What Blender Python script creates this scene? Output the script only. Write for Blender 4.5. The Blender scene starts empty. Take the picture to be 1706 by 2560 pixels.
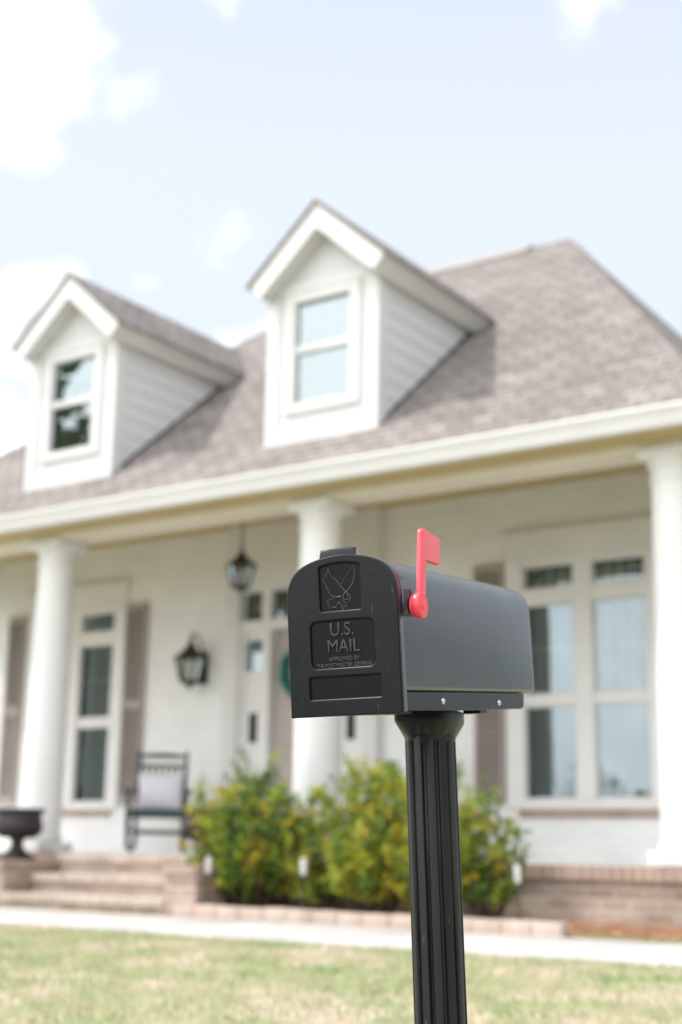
import bpy, bmesh, math, random
from mathutils import Matrix, Vector, Euler
random.seed(7)
D = bpy.data
SC = bpy.context.scene
COL = SC.collection
R_ = math.radians

# ------------------------------------------------------------------ materials
MATS = {}

def nodes_of(name):
    m = D.materials.new(name)
    m.use_nodes = True
    nt = m.node_tree
    b = nt.nodes['Principled BSDF']
    MATS[name] = m
    return m, nt, b

def N(nt, kind, **kw):
    n = nt.nodes.new(kind)
    for k, v in kw.items():
        setattr(n, k, v)
    return n

def ramp(nt, fac, stops):
    r = N(nt, 'ShaderNodeValToRGB')
    el = r.color_ramp.elements
    while len(el) < len(stops):
        el.new(0.5)
    for e, (p, c) in zip(el, stops):
        e.position = p
        e.color = (*c, 1)
    nt.links.new(fac, r.inputs[0])
    return r.outputs[0]

def plain(name, c, rough=0.6, var=0.06, scale=6.0, bump=0.0, bscale=80.0, spec=0.5, metal=0.0, rvar=0.0):
    """A base colour that wanders a little with noise, plus a fine bump."""
    m, nt, b = nodes_of(name)
    tc = N(nt, 'ShaderNodeTexCoord')
    nz = N(nt, 'ShaderNodeTexNoise')
    nz.inputs['Scale'].default_value = scale
    nz.inputs['Detail'].default_value = 5
    nt.links.new(tc.outputs['Object'], nz.inputs['Vector'])
    lo = tuple(max(0, x * (1 - var)) for x in c)
    hi = tuple(min(1, x * (1 + var)) for x in c)
    nt.links.new(ramp(nt, nz.outputs['Fac'], [(0.3, lo), (0.7, hi)]), b.inputs['Base Color'])
    b.inputs['Roughness'].default_value = rough
    b.inputs['Metallic'].default_value = metal
    b.inputs['Specular IOR Level'].default_value = spec
    if rvar:
        mr = N(nt, 'ShaderNodeMapRange')
        mr.inputs['To Min'].default_value = rough - rvar
        mr.inputs['To Max'].default_value = rough + rvar
        nt.links.new(nz.outputs['Fac'], mr.inputs['Value'])
        nt.links.new(mr.outputs[0], b.inputs['Roughness'])
    if bump:
        nb = N(nt, 'ShaderNodeTexNoise')
        nb.inputs['Scale'].default_value = bscale
        nb.inputs['Detail'].default_value = 4
        nt.links.new(tc.outputs['Object'], nb.inputs['Vector'])
        bp = N(nt, 'ShaderNodeBump')
        bp.inputs['Strength'].default_value = bump
        bp.inputs['Distance'].default_value = 0.002
        nt.links.new(nb.outputs['Fac'], bp.inputs['Height'])
        nt.links.new(bp.outputs[0], b.inputs['Normal'])
    return m

def bricky(name, c1, c2, mortar, bw, bh, ms, rough=0.85, bump=0.4, axes='xz', uv=False, noise=0.5, offset=0.5, rot=0.0):
    m, nt, b = nodes_of(name)
    tc = N(nt, 'ShaderNodeTexCoord')
    br = N(nt, 'ShaderNodeTexBrick')
    br.offset = offset
    if uv:
        nt.links.new(tc.outputs['UV'], br.inputs['Vector'])
    else:
        sp = N(nt, 'ShaderNodeSeparateXYZ')
        cb = N(nt, 'ShaderNodeCombineXYZ')
        nt.links.new(tc.outputs['Object'], sp.inputs[0])
        if axes == 'xz':
            ad = N(nt, 'ShaderNodeMath', operation='ADD')
            nt.links.new(sp.outputs['X'], ad.inputs[0])
            nt.links.new(sp.outputs['Y'], ad.inputs[1])
            nt.links.new(ad.outputs[0], cb.inputs['X'])
            nt.links.new(sp.outputs['Z'], cb.inputs['Y'])
        else:
            nt.links.new(sp.outputs['X'], cb.inputs['X'])
            nt.links.new(sp.outputs['Y'], cb.inputs['Y'])
        nt.links.new(cb.outputs[0], br.inputs['Vector'])
    br.inputs['Scale'].default_value = 1
    br.inputs['Color1'].default_value = (*c1, 1)
    br.inputs['Color2'].default_value = (*c2, 1)
    br.inputs['Mortar'].default_value = (*mortar, 1)
    br.inputs['Mortar Size'].default_value = ms
    br.inputs['Mortar Smooth'].default_value = 0.2
    br.inputs['Brick Width'].default_value = bw
    br.inputs['Row Height'].default_value = bh
    nz = N(nt, 'ShaderNodeTexNoise')
    nz.inputs['Scale'].default_value = 2.3
    nz.inputs['Detail'].default_value = 8
    nt.links.new(tc.outputs['Object'], nz.inputs['Vector'])
    mx = N(nt, 'ShaderNodeMix', data_type='RGBA', blend_type='MULTIPLY')
    mx.inputs[0].default_value = noise
    nt.links.new(br.outputs['Color'], mx.inputs[6])
    nt.links.new(ramp(nt, nz.outputs['Fac'], [(0.3, (0.55, 0.52, 0.5)), (0.7, (1.25, 1.25, 1.25))]), mx.inputs[7])
    nt.links.new(mx.outputs[2], b.inputs['Base Color'])
    b.inputs['Roughness'].default_value = rough
    bp = N(nt, 'ShaderNodeBump', invert=True)
    bp.inputs['Strength'].default_value = bump
    bp.inputs['Distance'].default_value = 0.01
    nt.links.new(br.outputs['Fac'], bp.inputs['Height'])
    nt.links.new(bp.outputs[0], b.inputs['Normal'])
    return m

plain('white_trim', (0.665, 0.66, 0.655), 0.5, 0.03, 3)
plain('column_paint', (0.69, 0.69, 0.69), 0.45, 0.02, 2)
plain('bounce_tinted_paint', (0.46, 0.365, 0.18), 0.6, 0.05, 2)  # yellow bounce light from the lawn painted into soffit and ceiling colour
plain('beam_paint', (0.70, 0.65, 0.55), 0.6, 0.04, 2)
bricky('painted_brick', (0.78, 0.78, 0.785), (0.745, 0.745, 0.75), (0.70, 0.70, 0.70), 0.21, 0.075, 0.008, 0.6, 0.5, noise=0.12)
bricky('red_brick', (0.32, 0.225, 0.165), (0.43, 0.345, 0.28), (0.42, 0.375, 0.335), 0.21, 0.075, 0.011, 0.9, 0.5, noise=0.55)
bricky('rowlock_brick', (0.31, 0.205, 0.15), (0.40, 0.295, 0.235), (0.42, 0.365, 0.325), 0.075, 0.3, 0.011, 0.9, 0.5, noise=0.5, offset=0.0)
bricky('tread_brick', (0.41, 0.315, 0.25), (0.51, 0.425, 0.355), (0.60, 0.54, 0.49), 0.075, 0.21, 0.01, 0.9, 0.4, axes='xy', noise=0.4, offset=0.0)
bricky('edging_brick', (0.47, 0.365, 0.30), (0.54, 0.44, 0.375), (0.5, 0.44, 0.39), 0.21, 0.3, 0.009, 0.9, 0.4, noise=0.4, offset=0.0)
bricky('shingle', (0.300, 0.266, 0.247), (0.205, 0.180, 0.166), (0.12, 0.105, 0.097), 0.21, 0.125, 0.012, 0.95, 0.6, uv=True, noise=0.5, offset=0.37)
bricky('sill_brick', (0.34, 0.22, 0.16), (0.44, 0.31, 0.25), (0.5, 0.45, 0.42), 0.075, 0.3, 0.01, 0.9, 0.4, noise=0.4, offset=0.0)

def siding():
    m, nt, b = nodes_of('lap_siding')
    tc = N(nt, 'ShaderNodeTexCoord')
    sp = N(nt, 'ShaderNodeSeparateXYZ')
    nt.links.new(tc.outputs['Object'], sp.inputs[0])
    mul = N(nt, 'ShaderNodeMath', operation='MULTIPLY')
    mul.inputs[1].default_value = 1 / 0.145
    nt.links.new(sp.outputs['Z'], mul.inputs[0])
    fr = N(nt, 'ShaderNodeMath', operation='FRACT')
    nt.links.new(mul.outputs[0], fr.inputs[0])
    bp = N(nt, 'ShaderNodeBump', invert=True)
    bp.inputs['Strength'].default_value = 0.9
    bp.inputs['Distance'].default_value = 0.016
    nt.links.new(fr.outputs[0], bp.inputs['Height'])
    nt.links.new(bp.outputs[0], b.inputs['Normal'])
    b.inputs['Base Color'].default_value = (0.65, 0.65, 0.655, 1)
    b.inputs['Roughness'].default_value = 0.55
siding()

plain('shutter_paint', (0.33, 0.285, 0.262), 0.6, 0.06, 4)
plain('door_paint', (0.40, 0.355, 0.335), 0.5, 0.05, 4)
plain('dark_void', (0.014, 0.017, 0.016), 0.8)
plain('blind_slat', (0.15, 0.20, 0.185), 0.5)
plain('pale_curtain', (0.62, 0.66, 0.70), 0.8)
plain('black_iron', (0.012, 0.011, 0.011), 0.42, 0.2, 20, 0.2, 120)
plain('urn_black', (0.020, 0.017, 0.018), 0.5, 0.25, 14, 0.3, 90)
plain('chair_green', (0.018, 0.036, 0.033), 0.45, 0.15, 10)
plain('asphalt', (0.075, 0.075, 0.078), 0.9, 0.3, 30, 0.6, 60)
plain('concrete', (0.47, 0.445, 0.42), 0.9, 0.16, 3.0, 0.4, 60)
plain('porch_concrete', (0.74, 0.72, 0.69), 0.85, 0.05, 2.0)
plain('soil', (0.12, 0.055, 0.028), 0.95, 0.5, 14, 0.8, 40)
plain('pine_straw', (0.30, 0.145, 0.075), 0.95, 0.45, 18)
plain('stake_wood', (0.055, 0.035, 0.025), 0.9, 0.3, 30)
plain('tag_white', (0.58, 0.58, 0.56), 0.5, 0.03, 9)
plain('grey_stone', (0.42, 0.40, 0.39), 0.85, 0.2, 20, 0.5, 30)
plain('bark', (0.07, 0.05, 0.035), 0.95, 0.3, 30)
plain('lamp_glass', (0.55, 0.52, 0.45), 0.15, 0.05)
plain('zinc', (0.72, 0.73, 0.74), 0.28, 0.05, 60, metal=1.0)
plain('brass', (0.45, 0.36, 0.2), 0.35, 0.05, 20, metal=1.0)

def knit():
    m, nt, b = nodes_of('knit_cloth')
    tc = N(nt, 'ShaderNodeTexCoord')
    wv = N(nt, 'ShaderNodeTexChecker')
    wv.inputs['Scale'].default_value = 45
    wv.inputs['Color1'].default_value = (0.74, 0.72, 0.78, 1)
    wv.inputs['Color2'].default_value = (0.60, 0.58, 0.65, 1)
    mp = N(nt, 'ShaderNodeMapping')
    mp.inputs['Rotation'].default_value = (0, R_(45), 0)
    nt.links.new(tc.outputs['Object'], mp.inputs[0])
    nt.links.new(mp.outputs[0], wv.inputs['Vector'])
    nt.links.new(wv.outputs['Color'], b.inputs['Base Color'])
    b.inputs['Roughness'].default_value = 0.9
knit()

def glass(name, ior, clear):
    """A clear sheet with a Fresnel mirror; the house panes get a raised IOR to brighten the mirrored sky."""
    m, nt, b = nodes_of(name)
    out = nt.nodes['Material Output']
    nt.nodes.remove(b)
    fr = N(nt, 'ShaderNodeFresnel')
    fr.inputs['IOR'].default_value = ior
    tr = N(nt, 'ShaderNodeBsdfTransparent')
    tr.inputs[0].default_value = (*clear, 1)
    gl = N(nt, 'ShaderNodeBsdfGlossy')
    gl.inputs['Roughness'].default_value = 0.02
    gl.inputs['Color'].default_value = (0.82, 0.95, 1.0, 1)  # bluish tint puts a bluer sky into the reflections
    tc = N(nt, 'ShaderNodeTexCoord')
    nz = N(nt, 'ShaderNodeTexNoise')
    nz.inputs['Scale'].default_value = 1.6
    nt.links.new(tc.outputs['Object'], nz.inputs['Vector'])
    bp = N(nt, 'ShaderNodeBump')
    bp.inputs['Strength'].default_value = 0.05
    bp.inputs['Distance'].default_value = 0.05
    nt.links.new(nz.outputs['Fac'], bp.inputs['Height'])
    nt.links.new(bp.outputs[0], gl.inputs['Normal'])
    mx = N(nt, 'ShaderNodeMixShader')
    nt.links.new(fr.outputs[0], mx.inputs[0])
    nt.links.new(tr.outputs[0], mx.inputs[1])
    nt.links.new(gl.outputs[0], mx.inputs[2])
    nt.links.new(mx.outputs[0], out.inputs['Surface'])
glass('window_glass', 2.7, (0.62, 0.74, 0.71))
glass('lantern_glass', 1.45, (0.95, 0.96, 0.95))

def plastic(name, c, rough, bump=0.12, bscale=900, scratch=True, spec=0.5, rv=0.05):
    m, nt, b = nodes_of(name)
    b.inputs['Specular IOR Level'].default_value = spec
    tc = N(nt, 'ShaderNodeTexCoord')
    nz = N(nt, 'ShaderNodeTexNoise')
    nz.inputs['Scale'].default_value = 9
    nz.inputs['Detail'].default_value = 7
    nt.links.new(tc.outputs['Object'], nz.inputs['Vector'])
    mr = N(nt, 'ShaderNodeMapRange')
    mr.inputs['From Min'].default_value = 0.3
    mr.inputs['From Max'].default_value = 0.7
    mr.inputs['To Min'].default_value = rough - rv
    mr.inputs['To Max'].default_value = rough + rv
    nt.links.new(nz.outputs['Fac'], mr.inputs['Value'])
    nt.links.new(mr.outputs[0], b.inputs['Roughness'])
    col = ramp(nt, nz.outputs['Fac'], [(0.3, tuple(x * 0.9 for x in c)), (0.72, tuple(x * 1.12 for x in c))])
    if scratch:
        # sparse pale scuffs and specks of dust
        mp = N(nt, 'ShaderNodeMapping')
        mp.inputs['Scale'].default_value = (1, 1, 0.12)
        mp.inputs['Rotation'].default_value = (0.2, 0.3, 0.25)
        nt.links.new(tc.outputs['Object'], mp.inputs[0])
        n2 = N(nt, 'ShaderNodeTexNoise')
        n2.inputs['Scale'].default_value = 330
        n2.inputs['Detail'].default_value = 1
        nt.links.new(mp.outputs[0], n2.inputs['Vector'])
        gt = N(nt, 'ShaderNodeMapRange')
        gt.inputs['From Min'].default_value = 0.715
        gt.inputs['From Max'].default_value = 0.80
        nt.links.new(n2.outputs['Fac'], gt.inputs['Value'])
        mx = N(nt, 'ShaderNodeMix', data_type='RGBA')
        nt.links.new(gt.outputs[0], mx.inputs[0])
        nt.links.new(col, mx.inputs[6])
        mx.inputs[7].default_value = (c[0] * 3 + 0.04, c[1] * 3 + 0.04, c[2] * 3 + 0.04, 1)
        col = mx.outputs[2]
    nt.links.new(col, b.inputs['Base Color'])
    nb = N(nt, 'ShaderNodeTexNoise')
    nb.inputs['Scale'].default_value = bscale
    nt.links.new(tc.outputs['Object'], nb.inputs['Vector'])
    bp = N(nt, 'ShaderNodeBump')
    bp.inputs['Strength'].default_value = bump
    bp.inputs['Distance'].default_value = 0.0006
    nt.links.new(nb.outputs['Fac'], bp.inputs['Height'])
    nt.links.new(bp.outputs[0], b.inputs['Normal'])
    return m
plastic('mailbox_black', (0.0055, 0.0066, 0.0082), 0.33, spec=0.28)
plastic('mailbox_body', (0.0085, 0.0125, 0.0185), 0.24, 0.06, scratch=False, spec=1.0, rv=0.03)  # blue of the reflected sky put into the base colour
plastic('skirt_black', (0.016, 0.017, 0.019), 0.30, scratch=False, spec=1.0)
plastic('panel_black', (0.004, 0.0045, 0.0055), 0.42, 0.06, scratch=False, spec=0.2)
plastic('highlight_relief', (0.055, 0.059, 0.066), 0.34, 0.05, scratch=False, spec=0.8)  # paler base colour stands in for highlights along the raised emblem lines
plastic('letter_relief', (0.012, 0.0135, 0.016), 0.27, 0.05, scratch=False, spec=0.65)
plastic('post_black', (0.0085, 0.0092, 0.0108), 0.33, 0.15, 500, spec=0.38)
plastic('flag_red', (0.93, 0.075, 0.105), 0.34, 0.05, 700, scratch=False)

def leafy(name, stops, rough=0.45, trans=0.35):
    m, nt, b = nodes_of(name)
    out = nt.nodes['Material Output']
    at = N(nt, 'ShaderNodeAttribute', attribute_name='tint')
    c = ramp(nt, at.outputs['Fac'], stops)
    nt.links.new(c, b.inputs['Base Color'])
    b.inputs['Roughness'].default_value = rough
    t = N(nt, 'ShaderNodeBsdfTranslucent')
    nt.links.new(c, t.inputs[0])
    mx = N(nt, 'ShaderNodeMixShader')
    mx.inputs[0].default_value = trans
    nt.links.new(b.outputs[0], mx.inputs[1])
    nt.links.new(t.outputs[0], mx.inputs[2])
    nt.links.new(mx.outputs[0], out.inputs['Surface'])
leafy('shrub_leaf', [(0.0, (0.04, 0.11, 0.018)), (0.35, (0.15, 0.275, 0.03)), (0.62, (0.39, 0.46, 0.04)),
                     (0.82, (0.56, 0.48, 0.04)), (1.0, (0.64, 0.36, 0.035))])
leafy('wreath_leaf', [(0.0, (0.006, 0.15, 0.12)), (1.0, (0.02, 0.42, 0.34))], 0.5, 0.2)
leafy('tree_leaf', [(0.0, (0.04, 0.09, 0.04)), (1.0, (0.17, 0.23, 0.10))], 0.6, 0.3)
leafy('grass_blade', [(0.0, (0.17, 0.27, 0.085)), (0.45, (0.33, 0.385, 0.18)), (0.60, (0.52, 0.45, 0.31)), (1.0, (0.63, 0.51, 0.405))], 0.7, 0.35)

def lawn_mat():
    m, nt, b = nodes_of('lawn_ground')
    tc = N(nt, 'ShaderNodeTexCoord')
    n1 = N(nt, 'ShaderNodeTexNoise')
    n1.inputs['Scale'].default_value = 2.6
    n1.inputs['Detail'].default_value = 7
    n1.inputs['Roughness'].default_value = 0.62
    nt.links.new(tc.outputs['Object'], n1.inputs['Vector'])
    c = ramp(nt, n1.outputs['Fac'], [(0.38, (0.26, 0.32, 0.14)), (0.50, (0.38, 0.385, 0.21)), (0.60, (0.54, 0.46, 0.34)), (0.68, (0.60, 0.49, 0.39))])
    n2 = N(nt, 'ShaderNodeTexNoise')
    n2.inputs['Scale'].default_value = 45
    n2.inputs['Detail'].default_value = 5
    nt.links.new(tc.outputs['Object'], n2.inputs['Vector'])
    mx = N(nt, 'ShaderNodeMix', data_type='RGBA', blend_type='MULTIPLY')
    mx.inputs[0].default_value = 0.55
    nt.links.new(c, mx.inputs[6])
    nt.links.new(ramp(nt, n2.outputs['Fac'], [(0.3, (0.7, 0.7, 0.66)), (0.65, (1.2, 1.2, 1.2))]), mx.inputs[7])
    nt.links.new(mx.outputs[2], b.inputs['Base Color'])
    b.inputs['Roughness'].default_value = 0.95
    bp = N(nt, 'ShaderNodeBump')
    bp.inputs['Strength'].default_value = 0.8
    bp.inputs['Distance'].default_value = 0.03
    nt.links.new(n2.outputs['Fac'], bp.inputs['Height'])
    nt.links.new(bp.outputs[0], b.inputs['Normal'])
lawn_mat()

# ------------------------------------------------------------------ object helpers
ORIG = {}

def tag(o, label=None, cat=None, group=None, kind=None):
    if label: o['label'] = label
    if cat: o['category'] = cat
    if group: o['group'] = group
    if kind: o['kind'] = kind
    return o

def empty(name, loc, rz=0.0):
    o = D.objects.new(name, None)
    COL.objects.link(o)
    o.empty_display_size = 0.1
    o.location = loc
    o.rotation_euler = (0, 0, rz)
    ORIG[o.name] = Vector(loc)
    return o

class MB:
    """Collects faces; build() links them as one mesh object."""
    def __init__(self, xf=None):
        self.v, self.f, self.uv, self.tint, self.xf = [], [], [], [], xf

    def add(self, vs, fs, xf=None, uvs=None, tint=None):
        n = len(self.v)
        t = self.xf
        if xf is not None:
            t = (t @ xf) if t is not None else xf
        for p in vs:
            p = Vector(p)
            self.v.append(t @ p if t is not None else p)
        for i, f in enumerate(fs):
            self.f.append(tuple(n + k for k in f))
            self.uv.append(uvs[i] if uvs else None)
            self.tint.append(tint)

    def box(self, x0, x1, y0, y1, z0, z1, xf=None):
        self.add([(x0, y0, z0), (x1, y0, z0), (x1, y1, z0), (x0, y1, z0), (x0, y0, z1), (x1, y0, z1), (x1, y1, z1), (x0, y1, z1)],
                 [(0, 3, 2, 1), (4, 5, 6, 7), (0, 1, 5, 4), (1, 2, 6, 5), (2, 3, 7, 6), (3, 0, 4, 7)], xf)

    def loft(self, rings, closed=True, caps=True, xf=None):
        n = len(rings[0])
        vs = [p for r in rings for p in r]
        fs = []
        for i in range(len(rings) - 1):
            for j in range(n if closed else n - 1):
                k = (j + 1) % n
                fs.append((i * n + j, i * n + k, (i + 1) * n + k, (i + 1) * n + j))
        if caps:
            fs.append(tuple(reversed(range(n))))
            fs.append(tuple((len(rings) - 1) * n + j for j in range(n)))
        self.add(vs, fs, xf)

    def lathe(self, prof, n=32, c=(0, 0, 0), xf=None, caps=True):
        rings = [[(c[0] + r * math.cos(2 * math.pi * k / n), c[1] + r * math.sin(2 * math.pi * k / n), c[2] + z) for k in range(n)] for r, z in prof]
        self.loft(rings, True, caps, xf)

    def tube(self, pts, rad, n=8, xf=None, closed=False):
        pts = [Vector(p) for p in pts]
        rings = []
        up = None
        for i, p in enumerate(pts):
            a = pts[(i - 1) % len(pts)] if (i > 0 or closed) else p
            b = pts[(i + 1) % len(pts)] if (i < len(pts) - 1 or closed) else p
            d = (b - a)
            d = d.normalized() if d.length > 1e-9 else Vector((0, 0, 1))
            if up is None:
                up = d.orthogonal().normalized()
            up = (up - d * up.dot(d))
            up = up.normalized() if up.length > 1e-6 else d.orthogonal().normalized()
            s = d.cross(up)
            r = rad[i] if isinstance(rad, (list, tuple)) else rad
            rings.append([p + (up * math.cos(2 * math.pi * k / n) + s * math.sin(2 * math.pi * k / n)) * r for k in range(n)])
        if closed:
            rings.append(rings[0])
        self.loft(rings, True, not closed, xf)

    def prism(self, poly, axis, a, b, xf=None):
        """Extrudes a 2-D outline between a and b along an axis ('x': poly is (y,z); 'y': poly is (x,z); 'z': (x,y))."""
        def P(q, t):
            return {'x': (t, q[0], q[1]), 'y': (q[0], t, q[1]), 'z': (q[0], q[1], t)}[axis]
        n = len(poly)
        vs = [P(q, a) for q in poly] + [P(q, b) for q in poly]
        fs = [tuple(range(n)), tuple(reversed(range(n, 2 * n)))] + [(j, n + j, n + (j + 1) % n, (j + 1) % n) for j in range(n)]
        self.add(vs, fs, xf)

    def build(self, name, mat, parent=None, smooth=None, bevel=0.0, seg=2, loc=None, world=True):
        """world: the collected vertices are world coordinates, moved to the parent's (or loc's) origin."""
        if parent is not None:
            o0 = ORIG[parent.name] if world else Vector((0, 0, 0))
        else:
            o0 = Vector(loc) if loc is not None else Vector((0, 0, 0))
        me = D.meshes.new(name)
        me.from_pydata([p - o0 for p in self.v], [], self.f)
        if any(self.uv):
            ul = me.uv_layers.new(name='UVMap')
            for p, u in zip(me.polygons, self.uv):
                if u:
                    for li, q in zip(p.loop_indices, u):
                        ul.data[li].uv = q
        if any(t is not None for t in self.tint):
            at = me.attributes.new('tint', 'FLOAT', 'FACE')
            at.data.foreach_set('value', [0.5 if t is None else t for t in self.tint])
        bm = bmesh.new()
        bm.from_mesh(me)
        if mat != 'window_glass' and mat != 'lantern_glass' and (smooth is not None or not any(t is not None for t in self.tint)):
            bmesh.ops.recalc_face_normals(bm, faces=bm.faces)
        if bevel:
            es = [e for e in bm.edges if len(e.link_faces) == 2 and e.calc_face_angle(0) > R_(35)]
            bmesh.ops.bevel(bm, geom=es, offset=bevel, segments=seg, affect='EDGES', profile=0.5, clamp_overlap=True)
            if smooth is None:
                smooth = 40
        if smooth is not None:
            for f in bm.faces: f.smooth = True
            for e in bm.edges:
                if len(e.link_faces) == 2 and e.calc_face_angle(0) > R_(smooth): e.smooth = False
        bm.to_mesh(me)
        bm.free()
        me.materials.append(MATS[mat] if isinstance(mat, str) else mat)
        o = D.objects.new(name, me)
        COL.objects.link(o)
        if parent is not None:
            o.parent = parent
            o.location = (0, 0, 0)
            ORIG[o.name] = o0
        else:
            o.location = o0
            ORIG[o.name] = o0
        return o

def copy_tree(o, parent=None):
    c = o.copy()
    COL.objects.link(c)
    if parent is not None: c.parent = parent
    for ch in list(o.children):
        copy_tree(ch, c)
    return c

def rot2(yaw):
    return Matrix.Rotation(yaw, 4, 'Z')

# ------------------------------------------------------------------ ground, walk, bed
GZ = -0.43            # level of the walk

def lawn_z(y):
    pts = [(-400, -1.3), (-16.6, -0.98), (-16.4, -1.05), (-8.9, -1.05), (-8.7, -0.87), (-7.4, -0.78), (-5, -0.585), (-2.95, -0.452), (-2.6, -0.447), (0.5, -0.447), (12, -0.447), (60, -0.6), (400, -0.6)]
    for (a, za), (b, zb) in zip(pts, pts[1:]):
        if a <= y <= b:
            return za + (zb - za) * (y - a) / (b - a)
    return -0.6

m = MB()
ys = [-400, -120, -50, -25, -16.6, -16.4, -11, -8.9, -8.7, -8.4, -7.4, -6.2, -5, -4, -2.95, -2.6, 0.5, 12, 25, 60, 150, 400]
xs = [-400, -120, -40, -18, -10, -5, 0, 3, 6, 9, 14, 40, 120, 400]
gv = [(x, y, lawn_z(y)) for y in ys for x in xs]
gf = [(j * len(xs) + i, j * len(xs) + i + 1, (j + 1) * len(xs) + i + 1, (j + 1) * len(xs) + i) for j in range(len(ys) - 1) for i in range(len(xs) - 1)]
m.add(gv, gf)
tag(m.build('lawn', 'lawn_ground', smooth=60), 'patchy pale green and straw coloured front lawn', 'lawn', kind='structure')

m = MB()
m.box(-60, 60, -16.5, -8.75, -1.2, -0.885)
tag(m.build('road', 'asphalt', loc=(0, -12, -0.9)), 'grey asphalt street in front of the lawn', 'road', kind='structure')

m = MB()
px = [-16 + 1.5 * i for i in range(19)]
for a, b in zip(px, px[1:]):
    m.box(a + 0.004, b - 0.004, -2.72, -1.2, -0.52, GZ)
m.box(-16, 11, -2.715, -1.205, -0.53, GZ - 0.008)
tag(m.build('walkway', 'concrete', bevel=0.006, loc=(0, 0, 0)), 'pale concrete front walk between lawn and house', 'path', kind='structure')

m = MB()
nx, ny = 44, 12
bx0, bx1, by0, by1 = -0.42, 3.9, -1.16, -0.27
vs = []
for j in range(ny + 1):
    for i in range(nx + 1):
        h = random.uniform(-.012, .014)
        x = bx0 + (bx1 - bx0) * i / nx
        y = by0 + (by1 - by0) * j / ny
        z = -0.405 + h + 0.03 * math.sin(math.pi * j / ny)
        if x > 2.75:   # beyond the edging the mulch thins out towards the walk
            z -= 0.05 * max(0, 1 - j / (ny * 0.55))
        vs.append((x, y, z))
m.add(vs, [(j * (nx + 1) + i, j * (nx + 1) + i + 1, (j + 1) * (nx + 1) + i + 1, (j + 1) * (nx + 1) + i) for j in range(ny) for i in range(nx)])
tag(m.build('mulch_bed', 'pine_straw', smooth=80), 'strip of reddish brown pine straw mulch under the shrubs', 'mulch', kind='structure')

m = MB()
x = -0.44
while x < 2.68:
    w = 0.205
    m.box(x, x + w, -1.195 + random.uniform(-.006, .006), -1.08, -0.45, -0.342 + random.uniform(-.006, .006))
    x += w + 0.009
m.box(-0.44, 2.68, -1.185, -1.085, -0.46, -0.355)
tag(m.build('brick_edging', 'edging_brick', bevel=0.006, loc=(1.1, -1.14, -0.45)), 'low pale pink brick edging between the walk and the mulch bed', 'edging')

# ------------------------------------------------------------------ the house
HX, HY = -1.578, 1.95
house = empty('house', (HX, HY, -0.45))
tag(house, 'white brick house with brown hipped shingle roof, two dormers and columned porch', 'house')

K = 0.8383
RIDGE_Y, RIDGE_Z = 3.667, 6.652
XR, XL = 0.653, -2.318
EX0, EX1, EY0, EZ = -6.66, 3.66, -0.5, 3.159
EY1 = 2 * RIDGE_Y - EY0

def roof_z(y):
    return EZ + K * (y + 0.5)

# main roof: four slopes with shingle UVs in metres, a lip and a flat underside
m = MB()
sl = math.sqrt(1 + K * K)
A, B, C_, D_ = (EX0, EY0, EZ), (EX1, EY0, EZ), (EX1, EY1, EZ), (EX0, EY1, EZ)
P1, P2 = (XL, RIDGE_Y, RIDGE_Z), (XR, RIDGE_Y, RIDGE_Z)
run = RIDGE_Y - EY0
def fuv(p): return (p[0], (p[1] - EY0) * sl)
def buv(p): return (-p[0], (EY1 - p[1]) * sl)
slr = math.hypot(EX1 - XR, RIDGE_Z - EZ) / (EX1 - XR)
sll = math.hypot(XL - EX0, RIDGE_Z - EZ) / (XL - EX0)
def ruv(p): return (p[1], (EX1 - p[0]) * slr)
def luv(p): return (-p[1], (p[0] - EX0) * sll)
for poly, uvf in (((A, B, P2, P1), fuv), ((B, C_, P2), ruv), ((C_, D_, P1, P2), buv), ((D_, A, P1), luv)):
    m.add(poly, [tuple(range(len(poly)))], uvs=[[uvf(p) for p in poly]])
low = [(p[0], p[1], p[2] - 0.03) for p in (A, B, C_, D_)]
m.add([A, B, C_, D_] + low, [(0, 4, 5, 1), (1, 5, 6, 2), (2, 6, 7, 3), (3, 7, 4, 0)])
roof = m.build('roof', 'shingle', house)
m = MB()
m.prism([(RIDGE_Y - 0.13, RIDGE_Z - 0.095), (RIDGE_Y, RIDGE_Z + 0.012), (RIDGE_Y + 0.13, RIDGE_Z - 0.095), (RIDGE_Y + 0.13, RIDGE_Z - 0.07), (RIDGE_Y, RIDGE_Z + 0.045), (RIDGE_Y - 0.13, RIDGE_Z - 0.07)], 'x', XL + 0.2, 0.2)
m.build('ridge_vent', 'shutter_paint', roof)
# hip caps
for e0, e1 in ((B, P2), (A, P1)):
    m = MB()
    e0, e1 = Vector(e0), Vector(e1)
    n = 34
    for i in range(n):
        a = e0.lerp(e1, i / n); b = e0.lerp(e1, (i + 1.04) / n)
        d = (b - a).normalized()
        s = d.cross(Vector((0, 0, 1))).normalized()
        u = s.cross(d)
        w = 0.11
        q = [a - s * w - u * 0.05, a + u * 0.012, a + s * w - u * 0.05, b - s * w - u * 0.058, b + u * 0.004, b + s * w - u * 0.058]
        m.add(q, [(0, 1, 4, 3), (1, 2, 5, 4)], uvs=[[(0, 0), (.1, 0), (.1, .1), (0, .1)]] * 2)
    m.build('hip_cap', 'shingle', roof)

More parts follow.
